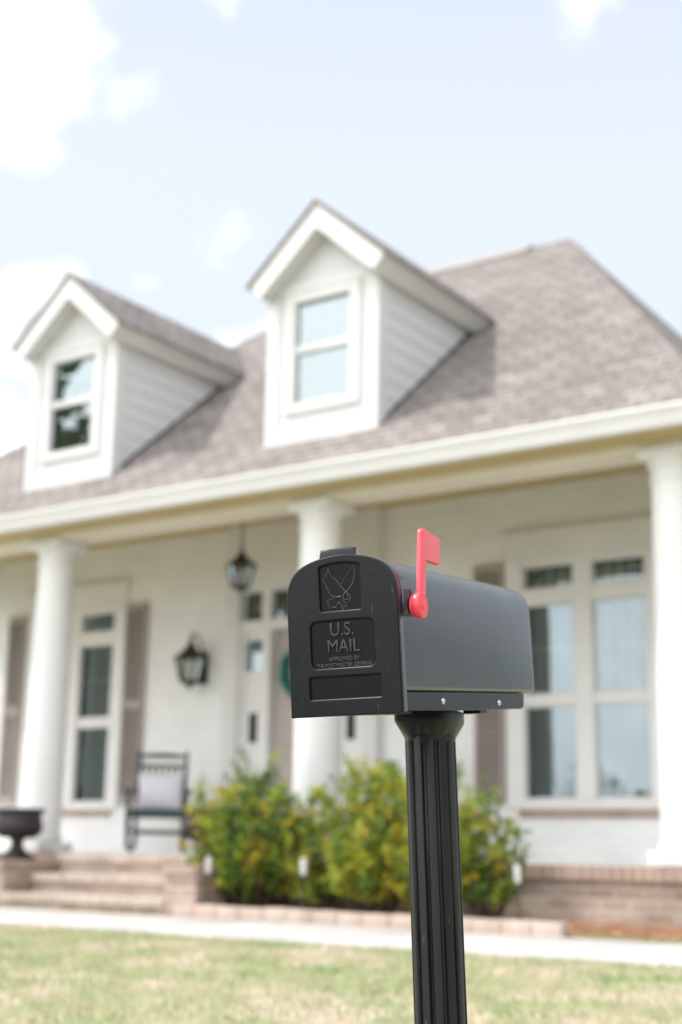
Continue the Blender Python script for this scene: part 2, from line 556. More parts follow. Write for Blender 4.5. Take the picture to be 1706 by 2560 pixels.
# gutter and fascia, soffit, beam, ceiling
m = MB()
gp = [(-0.475, 2.985), (-0.475, 3.128), (-0.575, 3.128), (-0.58, 3.11), (-0.567, 3.09), (-0.55, 3.06), (-0.535, 3.0), (-0.53, 2.985)]
m.prism(gp, 'x', EX0 - 0.02, EX1 + 0.02)
m.prism([(EX1 - 0.025 - q[0] - 0.475 + 0.0, q[1]) for q in gp], 'y', -0.475, EY1)
m.build('gutter', 'white_trim', house)
m = MB()
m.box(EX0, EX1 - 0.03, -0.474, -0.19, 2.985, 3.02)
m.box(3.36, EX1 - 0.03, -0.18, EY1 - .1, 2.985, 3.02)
m.build('soffit', 'bounce_tinted_paint', house)
m = MB()
m.box(EX0 + .25, 3.35, -0.18, 0.19, 2.945, 3.1)
m.box(EX0 + .25, 3.35, 0.06, 0.19, 3.1, 3.42)
m.box(3.0, 3.35, 0.19, 1.95, 2.945, 3.1)
m.build('porch_beam', 'beam_paint', house, bevel=0.008)
m = MB()
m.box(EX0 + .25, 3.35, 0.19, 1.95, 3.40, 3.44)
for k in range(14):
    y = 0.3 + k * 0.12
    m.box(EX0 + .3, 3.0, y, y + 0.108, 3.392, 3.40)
m.build('porch_ceiling', 'bounce_tinted_paint', house)

# front wall with openings
WY = 1.95
BAY = 6.312
def win_open(c): return (c - 0.70, c + 0.70, 0.50, 2.70)
WINC = (1.508, 1.508 - BAY)
opens = [win_open(c) for c in WINC] + [(-2.35, -0.806, 0.0, 2.72)]
X0w, X1w, Z0w, Z1w = EX0 + 0.35, 3.3, -0.45, 3.45
xsW = sorted({X0w, X1w} | {o[0] for o in opens} | {o[1] for o in opens})
zsW = sorted({Z0w, Z1w} | {o[2] for o in opens} | {o[3] for o in opens})
m = MB()
for xa, xb in zip(xsW, xsW[1:]):
    for za, zb in zip(zsW, zsW[1:]):
        cx, cz = (xa + xb) / 2, (za + zb) / 2
        if any(o[0] < cx < o[1] and o[2] < cz < o[3] for o in opens): continue
        m.add([(xa, WY, za), (xb, WY, za), (xb, WY, zb), (xa, WY, zb)], [(0, 1, 2, 3)])
for o in opens:
    a, b, c, d = o
    y2 = WY + 0.16
    m.add([(a, WY, c), (a, y2, c), (a, y2, d), (a, WY, d), (b, WY, c), (b, y2, c), (b, y2, d), (b, WY, d)],
          [(0, 1, 2, 3), (4, 7, 6, 5), (0, 4, 5, 1), (3, 2, 6, 7)])
yb = EY1 - 0.4
m.add([(X0w, WY, Z0w), (X0w, yb, Z0w), (X0w, yb, Z1w), (X0w, WY, Z1w)], [(0, 1, 2, 3)])
m.add([(X1w, WY, Z0w), (X1w, yb, Z0w), (X1w, yb, Z1w), (X1w, WY, Z1w)], [(0, 3, 2, 1)])
m.add([(X0w, yb, Z0w), (X1w, yb, Z0w), (X1w, yb, Z1w), (X0w, yb, Z1w)], [(0, 1, 2, 3)])
m.build('wall', 'painted_brick', house)

# porch base: brick wall, rowlock course, concrete floor
m = MB(); m.box(X0w, 3.42, -0.22, 1.94, -0.50, -0.098)
base = m.build('porch_base', 'red_brick', house)
m = MB(); m.box(X0w, 3.46, -0.255, -0.02, -0.096, 0.0); m.box(3.2, 3.46, -0.02, 1.94, -0.096, 0.0)
m.build('rowlock_course', 'rowlock_brick', base)
m = MB(); m.box(X0w, 3.2, -0.02, 1.945, -0.09, 0.003)
m.build('porch_floor', 'porch_concrete', base)

# columns
def column():
    c = MB()
    c.lathe([(0.150, 0.10), (0.202, 0.102), (0.214, 0.118), (0.214, 0.142), (0.202, 0.158), (0.192, 0.16), (0.192, 0.175), (0.188, 0.19),
             (0.1885, 0.6), (0.186, 1.2), (0.181, 1.9), (0.172, 2.68), (0.172, 2.70), (0.184, 2.705), (0.186, 2.72), (0.184, 2.735), (0.173, 2.74),
             (0.173, 2.80), (0.180, 2.805), (0.196, 2.835), (0.198, 2.865), (0.15, 2.867)], 40)
    o = c.build('column', 'column_paint', house, smooth=32, world=False)
    o.location = Vector((-3 * 3.156 / 3, 0, 0)) - ORIG['house']
    p = MB(); p.box(-0.22, 0.22, -0.22, 0.22, 0.004, 0.10)
    q = p.build('plinth', 'column_paint', o, bevel=0.006, world=False)
    p = MB(); p.box(-0.205, 0.205, -0.205, 0.205, 2.866, 2.942)
    q = p.build('abacus', 'column_paint', o, bevel=0.006, world=False)
    return o
col0 = column()
for x in (-3.156 * 2, 0.0, 3.156):
    c = copy_tree(col0, house)
    c.location = Vector((x, 0, 0)) - ORIG['house']

# porch windows
def porch_window():
    f = MB()
    c = 0.0
    y0 = WY
    # casing standing 25 mm proud, mullion, sash rails
    f.box(-0.775, -0.60, y0 - 0.03, y0 + 0.10, 0.45, 2.72)
    f.box(0.60, 0.775, y0 - 0.03, y0 + 0.10, 0.45, 2.72)
    f.box(-0.60, 0.60, y0 - 0.03, y0 + 0.10, 0.45, 0.535)
    f.box(-0.60, 0.60, y0 - 0.03, y0 + 0.10, 2.645, 2.72)
    f.box(-0.085, 0.085, y0 - 0.026, y0 + 0.10, 0.535, 2.645)
    for s in (-1, 1):
        xa, xb = (-0.60, -0.085) if s < 0 else (0.085, 0.60)
        f.box(xa, xb, y0 - 0.022, y0 + 0.10, 2.285, 2.42)          # rail between transom and sash
        f.box(xa, xb, y0 - 0.010, y0 + 0.10, 1.365, 1.452)         # meeting rail
        # sash stiles
        for za, zb in ((0.535, 1.365), (1.452, 2.285), (2.42, 2.645)):
            f.box(xa, xa + 0.018, y0 - 0.004, y0 + 0.05, za, zb)
            f.box(xb - 0.018, xb, y0 - 0.004, y0 + 0.05, za, zb)
            f.box(xa + 0.018, xb - 0.018, y0 - 0.004, y0 + 0.05, za, za + 0.018)
            f.box(xa + 0.018, xb - 0.018, y0 - 0.004, y0 + 0.05, zb - 0.02, zb)
    o = f.build('window', 'white_trim', house, bevel=0.004, seg=1, world=False)
    for s in (-1, 1):
        xa, xb = (-0.582, -0.103) if s < 0 else (0.103, 0.582)
        for za, zb in ((0.553, 1.345), (1.47, 2.265), (2.438, 2.625)):
            p = MB(); p.add([(xa, y0 + 0.02, za), (xb, y0 + 0.02, za), (xb, y0 + 0.02, zb), (xa, y0 + 0.02, zb)], [(0, 1, 2, 3)])
            p.build('pane', 'window_glass', o, world=False)
        g = MB()   # thin grilles inside the glazing of the upper sash and the transom
        for k in (1, 2, 3):
            x = xa + (xb - xa) * k / 4
            g.box(x - 0.008, x + 0.008, y0 + 0.026, y0 + 0.032, 1.47, 2.265)
            g.box(x - 0.008, x + 0.008, y0 + 0.026, y0 + 0.032, 2.438, 2.625)
        g.box(xa, xb, y0 + 0.024, y0 + 0.03, 1.86, 1.876)
        g.build('grille', 'white_trim', o, world=False)
        bl = MB()
        z = 0.56
        while z < 2.62:
            bl.box(xa - 0.02, xb + 0.02, -0.024, 0.024, -0.0015, 0.0015, Matrix.Translation((0, y0 + 0.10, z)) @ Matrix.Rotation(R_(52), 4, 'X'))
            z += 0.041
        bl.build('blind', 'blind_slat', o, world=False)
    bk = MB(); bk.box(-0.69, 0.69, y0 + 0.15, y0 + 0.17, 0.505, 2.695)
    bk.build('dark_interior', 'dark_void', o, world=False)
    h = MB()
    h.box(-0.79, 0.79, y0 - 0.028, y0 + 0.02, 2.722, 2.93)
    h.box(-0.82, 0.82, y0 - 0.060, y0 + 0.02, 2.93, 2.975)
    h.build('header', 'white_trim', o, bevel=0.005, seg=1, world=False)
    s = MB()
    x = -0.65
    while x < 0.645:
        s.box(x, x + 0.064, y0 - 0.045, y0 + 0.02, 0.385, 0.446)
        x += 0.0745
    s.build('sill', 'sill_brick', o, bevel=0.004, seg=1, world=False)
    return o
win0 = porch_window()
win0.location = Vector((WINC[0], 0, 0)) - ORIG['house']
w2 = copy_tree(win0, house); w2.location = Vector((WINC[1], 0, 0)) - ORIG['house']

# louvred shutters
def shutter():
    s = MB()
    w = 0.155
    y = WY - 0.04
    s.box(-w, -w + 0.035, y, y + 0.035, 0.51, 2.70)
    s.box(w - 0.035, w, y, y + 0.035, 0.51, 2.70)
    for za, zb in ((0.51, 0.60), (1.54, 1.63), (2.62, 2.70)):
        s.box(-w + 0.035, w - 0.035, y + 0.002, y + 0.034, za, zb)
    for za, zb in ((0.60, 1.54), (1.63, 2.62)):
        z = za + 0.02
        while z < zb - 0.01:
            s.box(-w + 0.035, w - 0.035, -0.019, 0.019, -0.004, 0.004, Matrix.Translation((0, y + 0.019, z)) @ Matrix.Rotation(R_(40), 4, 'X'))
            z += 0.033
    return s.build('shutter', 'shutter_paint', house, world=False)
sh0 = shutter()
shx = [c + s * 0.945 for c in WINC for s in (-1, 1)]
for i, x in enumerate(shx):
    o = sh0 if i == 0 else copy_tree(sh0, house)
    o.location = Vector((x, 0, 0)) - ORIG['house']

# entry: full height pilasters, header, transom, sidelights, door
DC = -1.578
m = MB()
for s in (-1, 1):
    xa, xb = sorted((DC + s * 0.775, DC + s * 0.955))
    m.box(xa, xb, WY - 0.11, WY + 0.05, 0.004, 3.39)
    for k in range(4):
        x = xa + 0.03 + k * 0.034
        m.box(x, x + 0.018, WY - 0.117, WY - 0.108, 0.25, 3.0)
    m.box(xa - 0.015, xb + 0.015, WY - 0.13, WY + 0.05, 0.005, 0.2)
m.box(DC - 0.775, DC + 0.775, WY - 0.09, WY + 0.05, 2.72, 3.39)
m.box(DC - 0.775, DC + 0.775, WY - 0.06, WY + 0.10, 2.27, 2.375)
for s in (-1, 1):
    xa, xb = sorted((DC + s * 0.395, DC + s * 0.49))
    m.box(xa, xb, WY - 0.05, WY + 0.12, 0.004, 2.27)
    xa, xb = sorted((DC + s * 0.72, DC + s * 0.775))
    m.box(xa, xb, WY - 0.05, WY + 0.12, 0.004, 2.27)
    xa, xb = sorted((DC + s * 0.49, DC + s * 0.72))
    m.box(xa, xb, WY - 0.02, WY + 0.05, 0.004, 1.13)        # sidelight panel around its panes
    m.box(xa, xb, WY - 0.02, WY + 0.05, 1.412, 1.85)
    m.box(xa, xb, WY - 0.02, WY + 0.05, 2.17, 2.27)
    cx = DC + s * 0.605
    m.box(xa, cx - 0.045, WY - 0.02, WY + 0.05, 1.13, 1.412)
    m.box(cx + 0.045, xb, WY - 0.02, WY + 0.05, 1.13, 1.412)
    m.box(DC + s * 0.46 - 0.055, DC + s * 0.46 + 0.055, WY - 0.04, WY + 0.08, 2.375, 2.72)
m.box(DC - 0.775, DC + 0.775, WY - 0.03, WY + 0.08, 2.68, 2.719)
entry = m.build('door_surround', 'white_trim', house)
for s in (-1, 1):
    m = MB()
    xa, xb = sorted((DC + s * 0.49, DC + s * 0.72))
    m.add([(xa, WY + 0.02, 1.85), (xb, WY + 0.02, 1.85), (xb, WY + 0.02, 2.17), (xa, WY + 0.02, 2.17)], [(0, 1, 2, 3)])
    m.build('sidelight_pane', 'window_glass', entry)
for s in (-1, 1):
    m = MB()
    xa, xb = sorted((DC + s * 0.48, DC + s * 0.73))
    m.box(xa, xb, WY + 0.052, WY + 0.07, 1.84, 2.18)
    m.build('sidelight_curtain', 'pale_curtain', entry)
for s in (-1, 1):
    m = MB()
    cx = DC + s * 0.605
    m.box(cx - 0.05, cx + 0.05, WY - 0.026, WY - 0.012, 1.12, 1.42)
    m.build('slot_pane', 'dark_void', entry)
for xa, xb in ((DC - 0.775, DC - 0.515), (DC - 0.405, DC + 0.405), (DC + 0.515, DC + 0.775)):
    m = MB(); m.add([(xa, WY + 0.03, 2.375), (xb, WY + 0.03, 2.375), (xb, WY + 0.03, 2.68), (xa, WY + 0.03, 2.68)], [(0, 1, 2, 3)])
    m.build('transom_pane', 'window_glass', entry)
m = MB(); m.box(DC - 0.77, DC + 0.77, WY + 0.13, WY + 0.15, 0.01, 2.71)
m.build('dark_interior', 'dark_void', entry)
m = MB()
yd = WY + 0.06
m.box(DC - 0.395, DC + 0.395, yd, yd + 0.045, 0.01, 2.268)
for xa, xb, za, zb in ((-0.31, -0.03, 0.2, 0.95), (0.03, 0.31, 0.2, 0.95), (-0.31, -0.03, 1.1, 2.1), (0.03, 0.31, 1.1, 2.1)):
    m.box(DC + xa, DC + xb, yd - 0.012, yd + 0.002, za, zb)
door = m.build('front_door', 'door_paint', house, bevel=0.004, seg=1)
m = MB()
m.lathe([(0.012, 0), (0.012, 0.03), (0.028, 0.04), (0.03, 0.06), (0.015, 0.075)], 16, xf=Matrix.Translation((DC + 0.33, yd, 1.0)) @ Matrix.Rotation(R_(90), 4, 'X'))
m.build('door_knob', 'brass', door, smooth=40)

# dormers
def dormer(c):
    """Dormer whose front wall stands on the front slope; c is its centre line."""
    fy, hw = -0.06, 0.572
    zb, zt, apex = roof_z(-0.06) - 0.03, 4.90, 5.50
    yt = (zt - EZ) / K - 0.5
    w = MB()
    # front wall with window hole
    gx, g0, g1 = 0.33, 3.83, 4.83
    for xa, xb, za, zb2 in ((-hw, -gx, zb, zt), (gx, hw, zb, zt), (-gx, gx, zb, g0), (-gx, gx, g1, zt)):
        w.add([(c + xa, fy, za), (c + xb, fy, za), (c + xb, fy, zb2), (c + xa, fy, zb2)], [(0, 1, 2, 3)])
    w.add([(c - hw, fy, zt), (c + hw, fy, zt), (c, fy, apex)], [(0, 1, 2)])
    for s in (-1, 1):
        w.add([(c + s * hw, fy, zb), (c + s * hw, yt + 0.1, zt), (c + s * hw, fy, zt)], [(0, 1, 2)])
        z = zb + 0.02
        while z < zt - 0.02:
            z2 = min(z + 0.155, zt)
            ya, yb_ = (z - EZ) / K - 0.5 + 0.03, (z2 - EZ) / K - 0.5 + 0.03
            xo, xi = c + s * (hw + 0.011), c + s * (hw + 0.003)
            if ya > fy + 0.12:
                w.add([(xo, fy + 0.11, z), (xo, ya, z), (xi, yb_, z2), (xi, fy + 0.11, z2), (c + s * hw, fy + 0.11, z), (c + s * hw, ya, z)], [(0, 1, 2, 3), (0, 4, 5, 1)])
            z = z2
    dm = w.build('dormer', 'lap_siding', house)
    # corner boards, skirt and window casing
    t = MB()
    for s in (-1, 1):
        xa, xb = sorted((c + s * (hw - 0.10), c + s * (hw + 0.022)))
        t.box(xa, xb, fy - 0.022, fy + 0.01, zb - 0.0, zt + 0.03)
        xa, xb = sorted((c + s * (hw - 0.001), c + s * (hw + 0.022)))
        t.prism([(fy + 0.01, zb + 0.05), (fy + 0.11, zb + 0.13), (fy + 0.11, zt - 0.03), (fy + 0.01, zt - 0.03)], 'x', xa, xb)
    t.box(c - hw + 0.10, c + hw - 0.10, fy - 0.020, fy + 0.01, zb, zb + 0.145)
    t.box(c - hw + 0.10, c + hw - 0.10, fy - 0.018, fy + 0.01, 4.90, 4.985)
    t.build('corner_trim', 'white_trim', dm)
    f = MB()
    f.box(c - 0.40, c - 0.295, fy - 0.030, fy + 0.05, 3.775, 4.89)
    f.box(c + 0.295, c + 0.40, fy - 0.030, fy + 0.05, 3.775, 4.89)
    f.box(c - 0.295, c + 0.295, fy - 0.030, fy + 0.05, 4.80, 4.89)
    f.box(c - 0.295, c + 0.295, fy - 0.030, fy + 0.05, 3.775, 3.865)
    f.box(c - 0.295, c + 0.295, fy - 0.012, fy + 0.05, 4.325, 4.40)
    for s in (-1, 1):
        xa, xb = sorted((c + s * 0.295, c + s * 0.28))
        f.box(xa, xb, fy - 0.004, fy + 0.04, 3.865, 4.325)
        f.box(xa, xb, fy - 0.010, fy + 0.04, 4.40, 4.80)
    f.build('window_frame', 'white_trim', dm, bevel=0.004, seg=1)
    for za, zb2 in ((3.865, 4.325), (4.40, 4.80)):
        p = MB(); p.add([(c - 0.281, fy + 0.02, za), (c + 0.281, fy + 0.02, za), (c + 0.281, fy + 0.02, zb2), (c - 0.281, fy + 0.02, zb2)], [(0, 1, 2, 3)])
        p.build('window_pane', 'window_glass', dm)
    g = MB()
    for k in (1, 2):
        x = c - 0.281 + 0.562 * k / 3
        g.box(x - 0.009, x + 0.009, fy + 0.025, fy + 0.032, 4.40, 4.80)
    g.box(c - 0.281, c + 0.281, fy + 0.023, fy + 0.030, 4.58, 4.597)
    g.build('window_grille', 'white_trim', dm)
    bk = MB(); bk.box(c - 0.33, c + 0.33, fy + 0.12, fy + 0.14, 3.82, 4.84)
    bk.build('window_shade', 'shutter_paint', dm)
    # gable roof: two slabs, rake boards and eave fascias
    ry = -0.26
    az, ez, eh = 5.66, 5.0, 0.74
    wc = c
    c = c + 0.042          # the ridge line
    k2 = (az - ez) / eh
    L2 = math.hypot(1, k2)
    yr = (az - EZ) / K - 0.5 + 0.12
    ye = (ez - EZ) / K - 0.5 + 0.12
    r = MB()
    th = 0.035
    for s in (-1, 1):
        q = [(c, ry - 0.02, az), (c + s * eh, ry - 0.02, ez), (c + s * eh, ye, ez), (c, yr, az)]
        uv = [(p[1], (az - p[2]) / k2 * L2) for p in q]
        r.add(q, [(0, 1, 2, 3)], uvs=[uv])
        q2 = [(p[0], p[1], p[2] - th) for p in q]
        r.add(q + q2, [(0, 4, 5, 1), (1, 5, 6, 2), (7, 6, 5, 4)])
    r.build('dormer_roof', 'shingle', dm)
    b = MB()
    for s in (-1, 1):
        # rake board on the gable, its foot cut square to the slope
        z0 = az - th - 0.002
        eo = eh - 0.02
        wd = 0.172
        foot = (c + s * (eo - wd * k2 / L2), z0 - k2 * eo - wd / L2)
        poly = [(c, z0), (c + s * eo, z0 - k2 * eo), foot, (c, z0 - wd * L2)]
        b.prism(poly, 'y', ry, ry + 0.03)
        # soffit of the rake overhang
        b.add([(c, ry + 0.03, z0 - wd * L2 + 0.03), (foot[0], ry + 0.03, foot[1] + 0.03), (foot[0], fy, foot[1] + 0.03), (c, fy, z0 - wd * L2 + 0.03)], [(0, 1, 2, 3)])
        # square cut fascia along the side eave, with the soffit behind it
        zf = z0 - k2 * eo
        ye2 = (zf - EZ) / K - 0.5 - 0.01
        t_ = 0.022
        q = [(c + s * eo, zf), foot, (foot[0] - s * t_ / L2, foot[1] + t_ * k2 / L2), (c + s * (eo - t_ / L2), zf + t_ * k2 / L2 - 0.004)]
        b.prism(q, 'y', ry + 0.031, ye2)
        xh = wc + s * hw
        ye3 = (foot[1] - EZ) / K - 0.5 + 0.05
        b.add([(foot[0], ry + 0.03, foot[1] + 0.012), (foot[0], ye3, foot[1] + 0.012), (xh, ye3, foot[1] + 0.012), (xh, ry + 0.03, foot[1] + 0.012)], [(0, 1, 2, 3)])
    b.build('gable_trim', 'white_trim', dm)
    # dark step flashing where the cheek meets the roof
    for s in (-1, 1):
        fl = MB()
        xa, xb = sorted((wc + s * (hw + 0.001), wc + s * (hw + 0.014)))
        y0, y1 = fy + 0.02, yt - 0.02
        fl.prism([(y0, roof_z(y0)), (y0, roof_z(y0) + 0.03), (y1, roof_z(y1) + 0.03), (y1, roof_z(y1))], 'x', xa, xb)
        fl.build('flashing', 'urn_black', dm)
    return dm
dormer(0.02)
dormer(-3.02)

# ------------------------------------------------------------------ brick steps with cheek piers
steps = empty('brick_steps', (-1.5, -0.8, -0.45))
tag(steps, 'pinkish brick front steps between two low brick piers', 'steps')
SX0, SX1 = -2.38, -0.62
for za, zb, y0, y1 in ((-0.47, -0.315, -1.12, -0.22), (-0.315, -0.16, -0.82, -0.22), (-0.16, -0.001, -0.52, -0.26)):
    m = MB(); m.box(SX0, SX1, y0 + 0.025, y1, za, zb - 0.062)
    t = m.build('tread', 'red_brick', steps)
    m = MB()
    x = SX0
    while x < SX1 - 0.06:
        w = min(0.064, SX1 - x)
        m.box(x, x + w, y0 + random.uniform(-.004, .004), y1, zb - 0.062, zb + random.uniform(-.003, 0))
        x += 0.0745
    m.box(SX0, SX1, y0 + 0.01, y1, zb - 0.0625, zb - 0.008)
    m.build('nosing', 'tread_brick', t, bevel=0.004, seg=1)
for xa, xb in ((-2.99, -2.40), (-0.615, -0.30)):
    m = MB(); m.box(xa, xb, -1.10, -0.24, -0.47, -0.132)
    t = m.build('pier', 'red_brick', steps)
    m = MB(); m.box(xa - 0.012, xb + 0.012, -1.125, -0.262, -0.13, -0.06)
    m.build('pier_cap', 'rowlock_brick', t, bevel=0.006, seg=1)

# ------------------------------------------------------------------ urns
def urn(loc, label):
    root = empty('urn', loc)
    tag(root, label, 'urn', 'black urns on the step piers')
    b = MB(); b.box(-0.105, 0.105, -0.105, 0.105, 0, 0.03); b.lathe([(0.10, 0.03), (0.098, 0.045), (0.075, 0.06), (0.052, 0.085), (0.046, 0.12), (0.056, 0.14), (0.062, 0.15)], 32)
    b.build('pedestal', 'urn_black', root, smooth=40, world=False)
    v = MB()
    v.lathe([(0.05, 0.15), (0.10, 0.16), (0.16, 0.185), (0.186, 0.22), (0.188, 0.245), (0.178, 0.275), (0.172, 0.30), (0.178, 0.325), (0.198, 0.337), (0.202, 0.35),
             (0.196, 0.358), (0.17, 0.356), (0.155, 0.33), (0.15, 0.325)], 40)
    for k in range(24):   # gadroons round the bowl
        a = 2 * math.pi * k / 24
        v.tube([(0.10 * math.cos(a), 0.10 * math.sin(a), 0.158), (0.155 * math.cos(a), 0.155 * math.sin(a), 0.182), (0.184 * math.cos(a), 0.184 * math.sin(a), 0.215)], [0.010, 0.014, 0.008], 6)
    v.build('bowl', 'urn_black', root, smooth=40, world=False)
    s = MB(); s.lathe([(0.01, 0.328), (0.155, 0.33)], 24, caps=False)
    s.build('soil', 'soil', root, world=False)
    root.scale = (1.14, 1.14, 1.24)
    return root
urn((-2.78, -0.62, -0.06), 'black pedestal urn standing on the step pier in front of the white column')
urn((-0.60, -0.62, -0.06), 'black pedestal urn half hidden behind the leafy shrub beside the steps')

# ------------------------------------------------------------------ shrubs
def leaf(mb, p, d, up, l, w, tint):
    s = d.cross(up)
    s = s.normalized() if s.length > 1e-5 else d.orthogonal().normalized()
    n = s.cross(d)
    mb.add([p, p + d * l * 0.5 + s * w - n * 0.1 * w, p + d * l, p + d * l * 0.5 - s * w - n * 0.1 * w], [(0, 1, 2, 3)], tint=tint)

def rand_dir():
    while True:
        v = Vector((random.uniform(-1, 1), random.uniform(-1, 1), random.uniform(-1, 1)))
        if 0.05 < v.length < 1: return v.normalized()

def shrub(x, y, rx, ry, h, n_stem, dens, hue, label, gold=0.15, leafl=0.038):
    z0 = -0.41
    root = empty('shrub', (x, y, z0))
    tag(root, label, 'shrub', 'shrubs in the mulch bed')
    st, fo = MB(), MB()
    for i in range(n_stem):
        a = random.uniform(0, 2 * math.pi)
        q = math.sqrt(random.random())
        tx, ty = rx * q * math.cos(a), ry * q * math.sin(a)
        hz = h * (1 - 0.38 * q ** 2) * random.choice((random.uniform(0.55, 0.9), random.uniform(0.8, 1.0), random.uniform(0.9, 1.05)))
        base = Vector((tx * 0.25, ty * 0.25, 0))
        mid = Vector((tx * 0.7, ty * 0.7, hz * 0.45))
        tip = Vector((tx, ty, hz))
        st.tube([base, mid, tip], [0.009, 0.006, 0.002], 5)
        shade = random.gauss(0, 0.17)
        subs = []
        for k in range(5):
            t = random.uniform(0.25, 1)
            p = base.lerp(mid, t * 2) if t < .5 else mid.lerp(tip, t * 2 - 1)
            dd = rand_dir(); dd.z = abs(dd.z) * 0.8 + 0.1; dd.normalize()
            e = p + dd * random.uniform(0.07, 0.19)
            if Vector((e.x / rx, e.y / ry, 0)).length > 1.15: continue
            st.tube([p, e], [0.004, 0.0015], 4)
            subs.append((p, e))
        subs.append((mid, tip)); subs.append((base.lerp(mid, .5), mid))
        for (a0, b0) in subs:
            cl = random.gauss(0, 0.10)
            goldclump = random.random() < gold
            for k in range(int(dens)):
                t = random.uniform(0.1, 1.05)
                p = a0.lerp(b0, t) + rand_dir() * random.uniform(0.0, 0.035)
                d = (rand_dir() + Vector((0, 0, 0.35))).normalized()
                tn = hue + shade + cl + random.gauss(0, 0.07)
                lowness = 1 - min(1, p.z / h)
                if goldclump and lowness > 0.2: tn = random.uniform(0.72, 1.0)
                leaf(fo, p, d, rand_dir(), leafl * random.uniform(0.7, 1.25), leafl * 0.30, min(1, max(0, tn)))
    st.build('stem', 'bark', root, world=False)
    fo.build('foliage', 'shrub_leaf', root, world=False)
    return root
shrub(-0.16, -0.66, 0.60, 0.38, 1.17, 88, 24, 0.42, 'tall green shrub with orange lower leaves, next to the steps', 0.11)
shrub(0.52, -0.60, 0.46, 0.30, 1.04, 40, 18, 0.42, 'thin airy shrub with gaps in it, showing the white column behind', 0.14)
shrub(1.02, -0.70, 0.50, 0.36, 1.14, 84, 24, 0.56, 'yellow green shrub touching the left edge of the mailbox post', 0.05)
shrub(1.58, -0.76, 0.38, 0.30, 1.12, 60, 24, 0.52, 'yellow topped shrub emerging right of the mailbox post', 0.06)
shrub(1.90, -0.62, 0.30, 0.26, 0.98, 26, 18, 0.36, 'sparse dark green shrub leaning over towards the brown sill of the wide window', 0.10)

# loose straw over the bed
m = MB()
for k in range(1500):
    x = random.uniform(-0.4, 3.6); y = random.uniform(-1.07, -0.3)
    a = random.uniform(0, math.pi)
    l = random.uniform(0.04, 0.10)
    z = -0.372 + random.uniform(-.01, .02) - (0.05 * max(0, 1 - (y + 1.16) / 0.49) if x > 2.75 else 0)
    d = Vector((math.cos(a), math.sin(a), random.uniform(-.1, .25))) * l
    s = Vector((-math.sin(a), math.cos(a), 0)) * 0.004
    p = Vector((x, y, z))
    m.add([p - s, p + d - s, p + d + s, p + s], [(0, 1, 2, 3)], tint=random.random())
tag(m.build('straw_litter', 'pine_straw'), 'loose pine straw lying on the mulch bed', 'straw', kind='stuff')

# white plant markers on stakes
def marker(x, y, ztop, lean, label):
    root = empty('plant_marker', (x, y, -0.41))
    tag(root, label, 'marker', 'white markers in the mulch bed')
    xf = rot2(R_(34)) @ Matrix.Rotation(lean, 4, 'Y')
    h = ztop + 0.41
    s = MB(xf); s.tube([(0, 0.008, -0.05), (0, 0.008, h - 0.05)], 0.007, 8)
    s.build('stake', 'stake_wood', root, world=False)
    t = MB(xf)
    w, l = 0.021, 0.12
    o = [(-w, h), (w, h), (w, h - l + 0.02), (w * 0.6, h - l), (-w * 0.6, h - l), (-w, h - l + 0.02)]
    t.prism(o, 'y', -0.006, 0.001)
    t.build('tag', 'tag_white', root, bevel=0.002, world=False)
    return root
marker(2.40, -1.05, 0.005, R_(-3), 'white marker standing clear of the shrubs before the bare brick base')
marker(0.67, -1.05, 0.012, R_(-2), 'white marker in the shadowed gap among the orange leaves')
marker(-0.235, -1.062, 0.008, R_(2), 'white marker between the step pier and the tall shrub')

def rock(x, y, z, r, label):
    m = MB()
    bm = bmesh.new()
    bmesh.ops.create_icosphere(bm, subdivisions=3, radius=r)
    for v in bm.verts:
        v.co = Vector((v.co.x * 1.25, v.co.y, v.co.z * 0.62)) * (1 + 0.10 * math.sin(v.co.x * 60 + 1) * math.cos(v.co.y * 70))
    m.add([v.co + Vector((x, y, z)) for v in bm.verts], [tuple(v.index for v in f.verts) for f in bm.faces])
    bm.free()
    return tag(m.build('stone', 'grey_stone', smooth=60, loc=(x, y, z)), label, 'stone')
rock(2.43, -1.0, -0.375, 0.045, 'small grey stone on the mulch at the foot of a white marker')

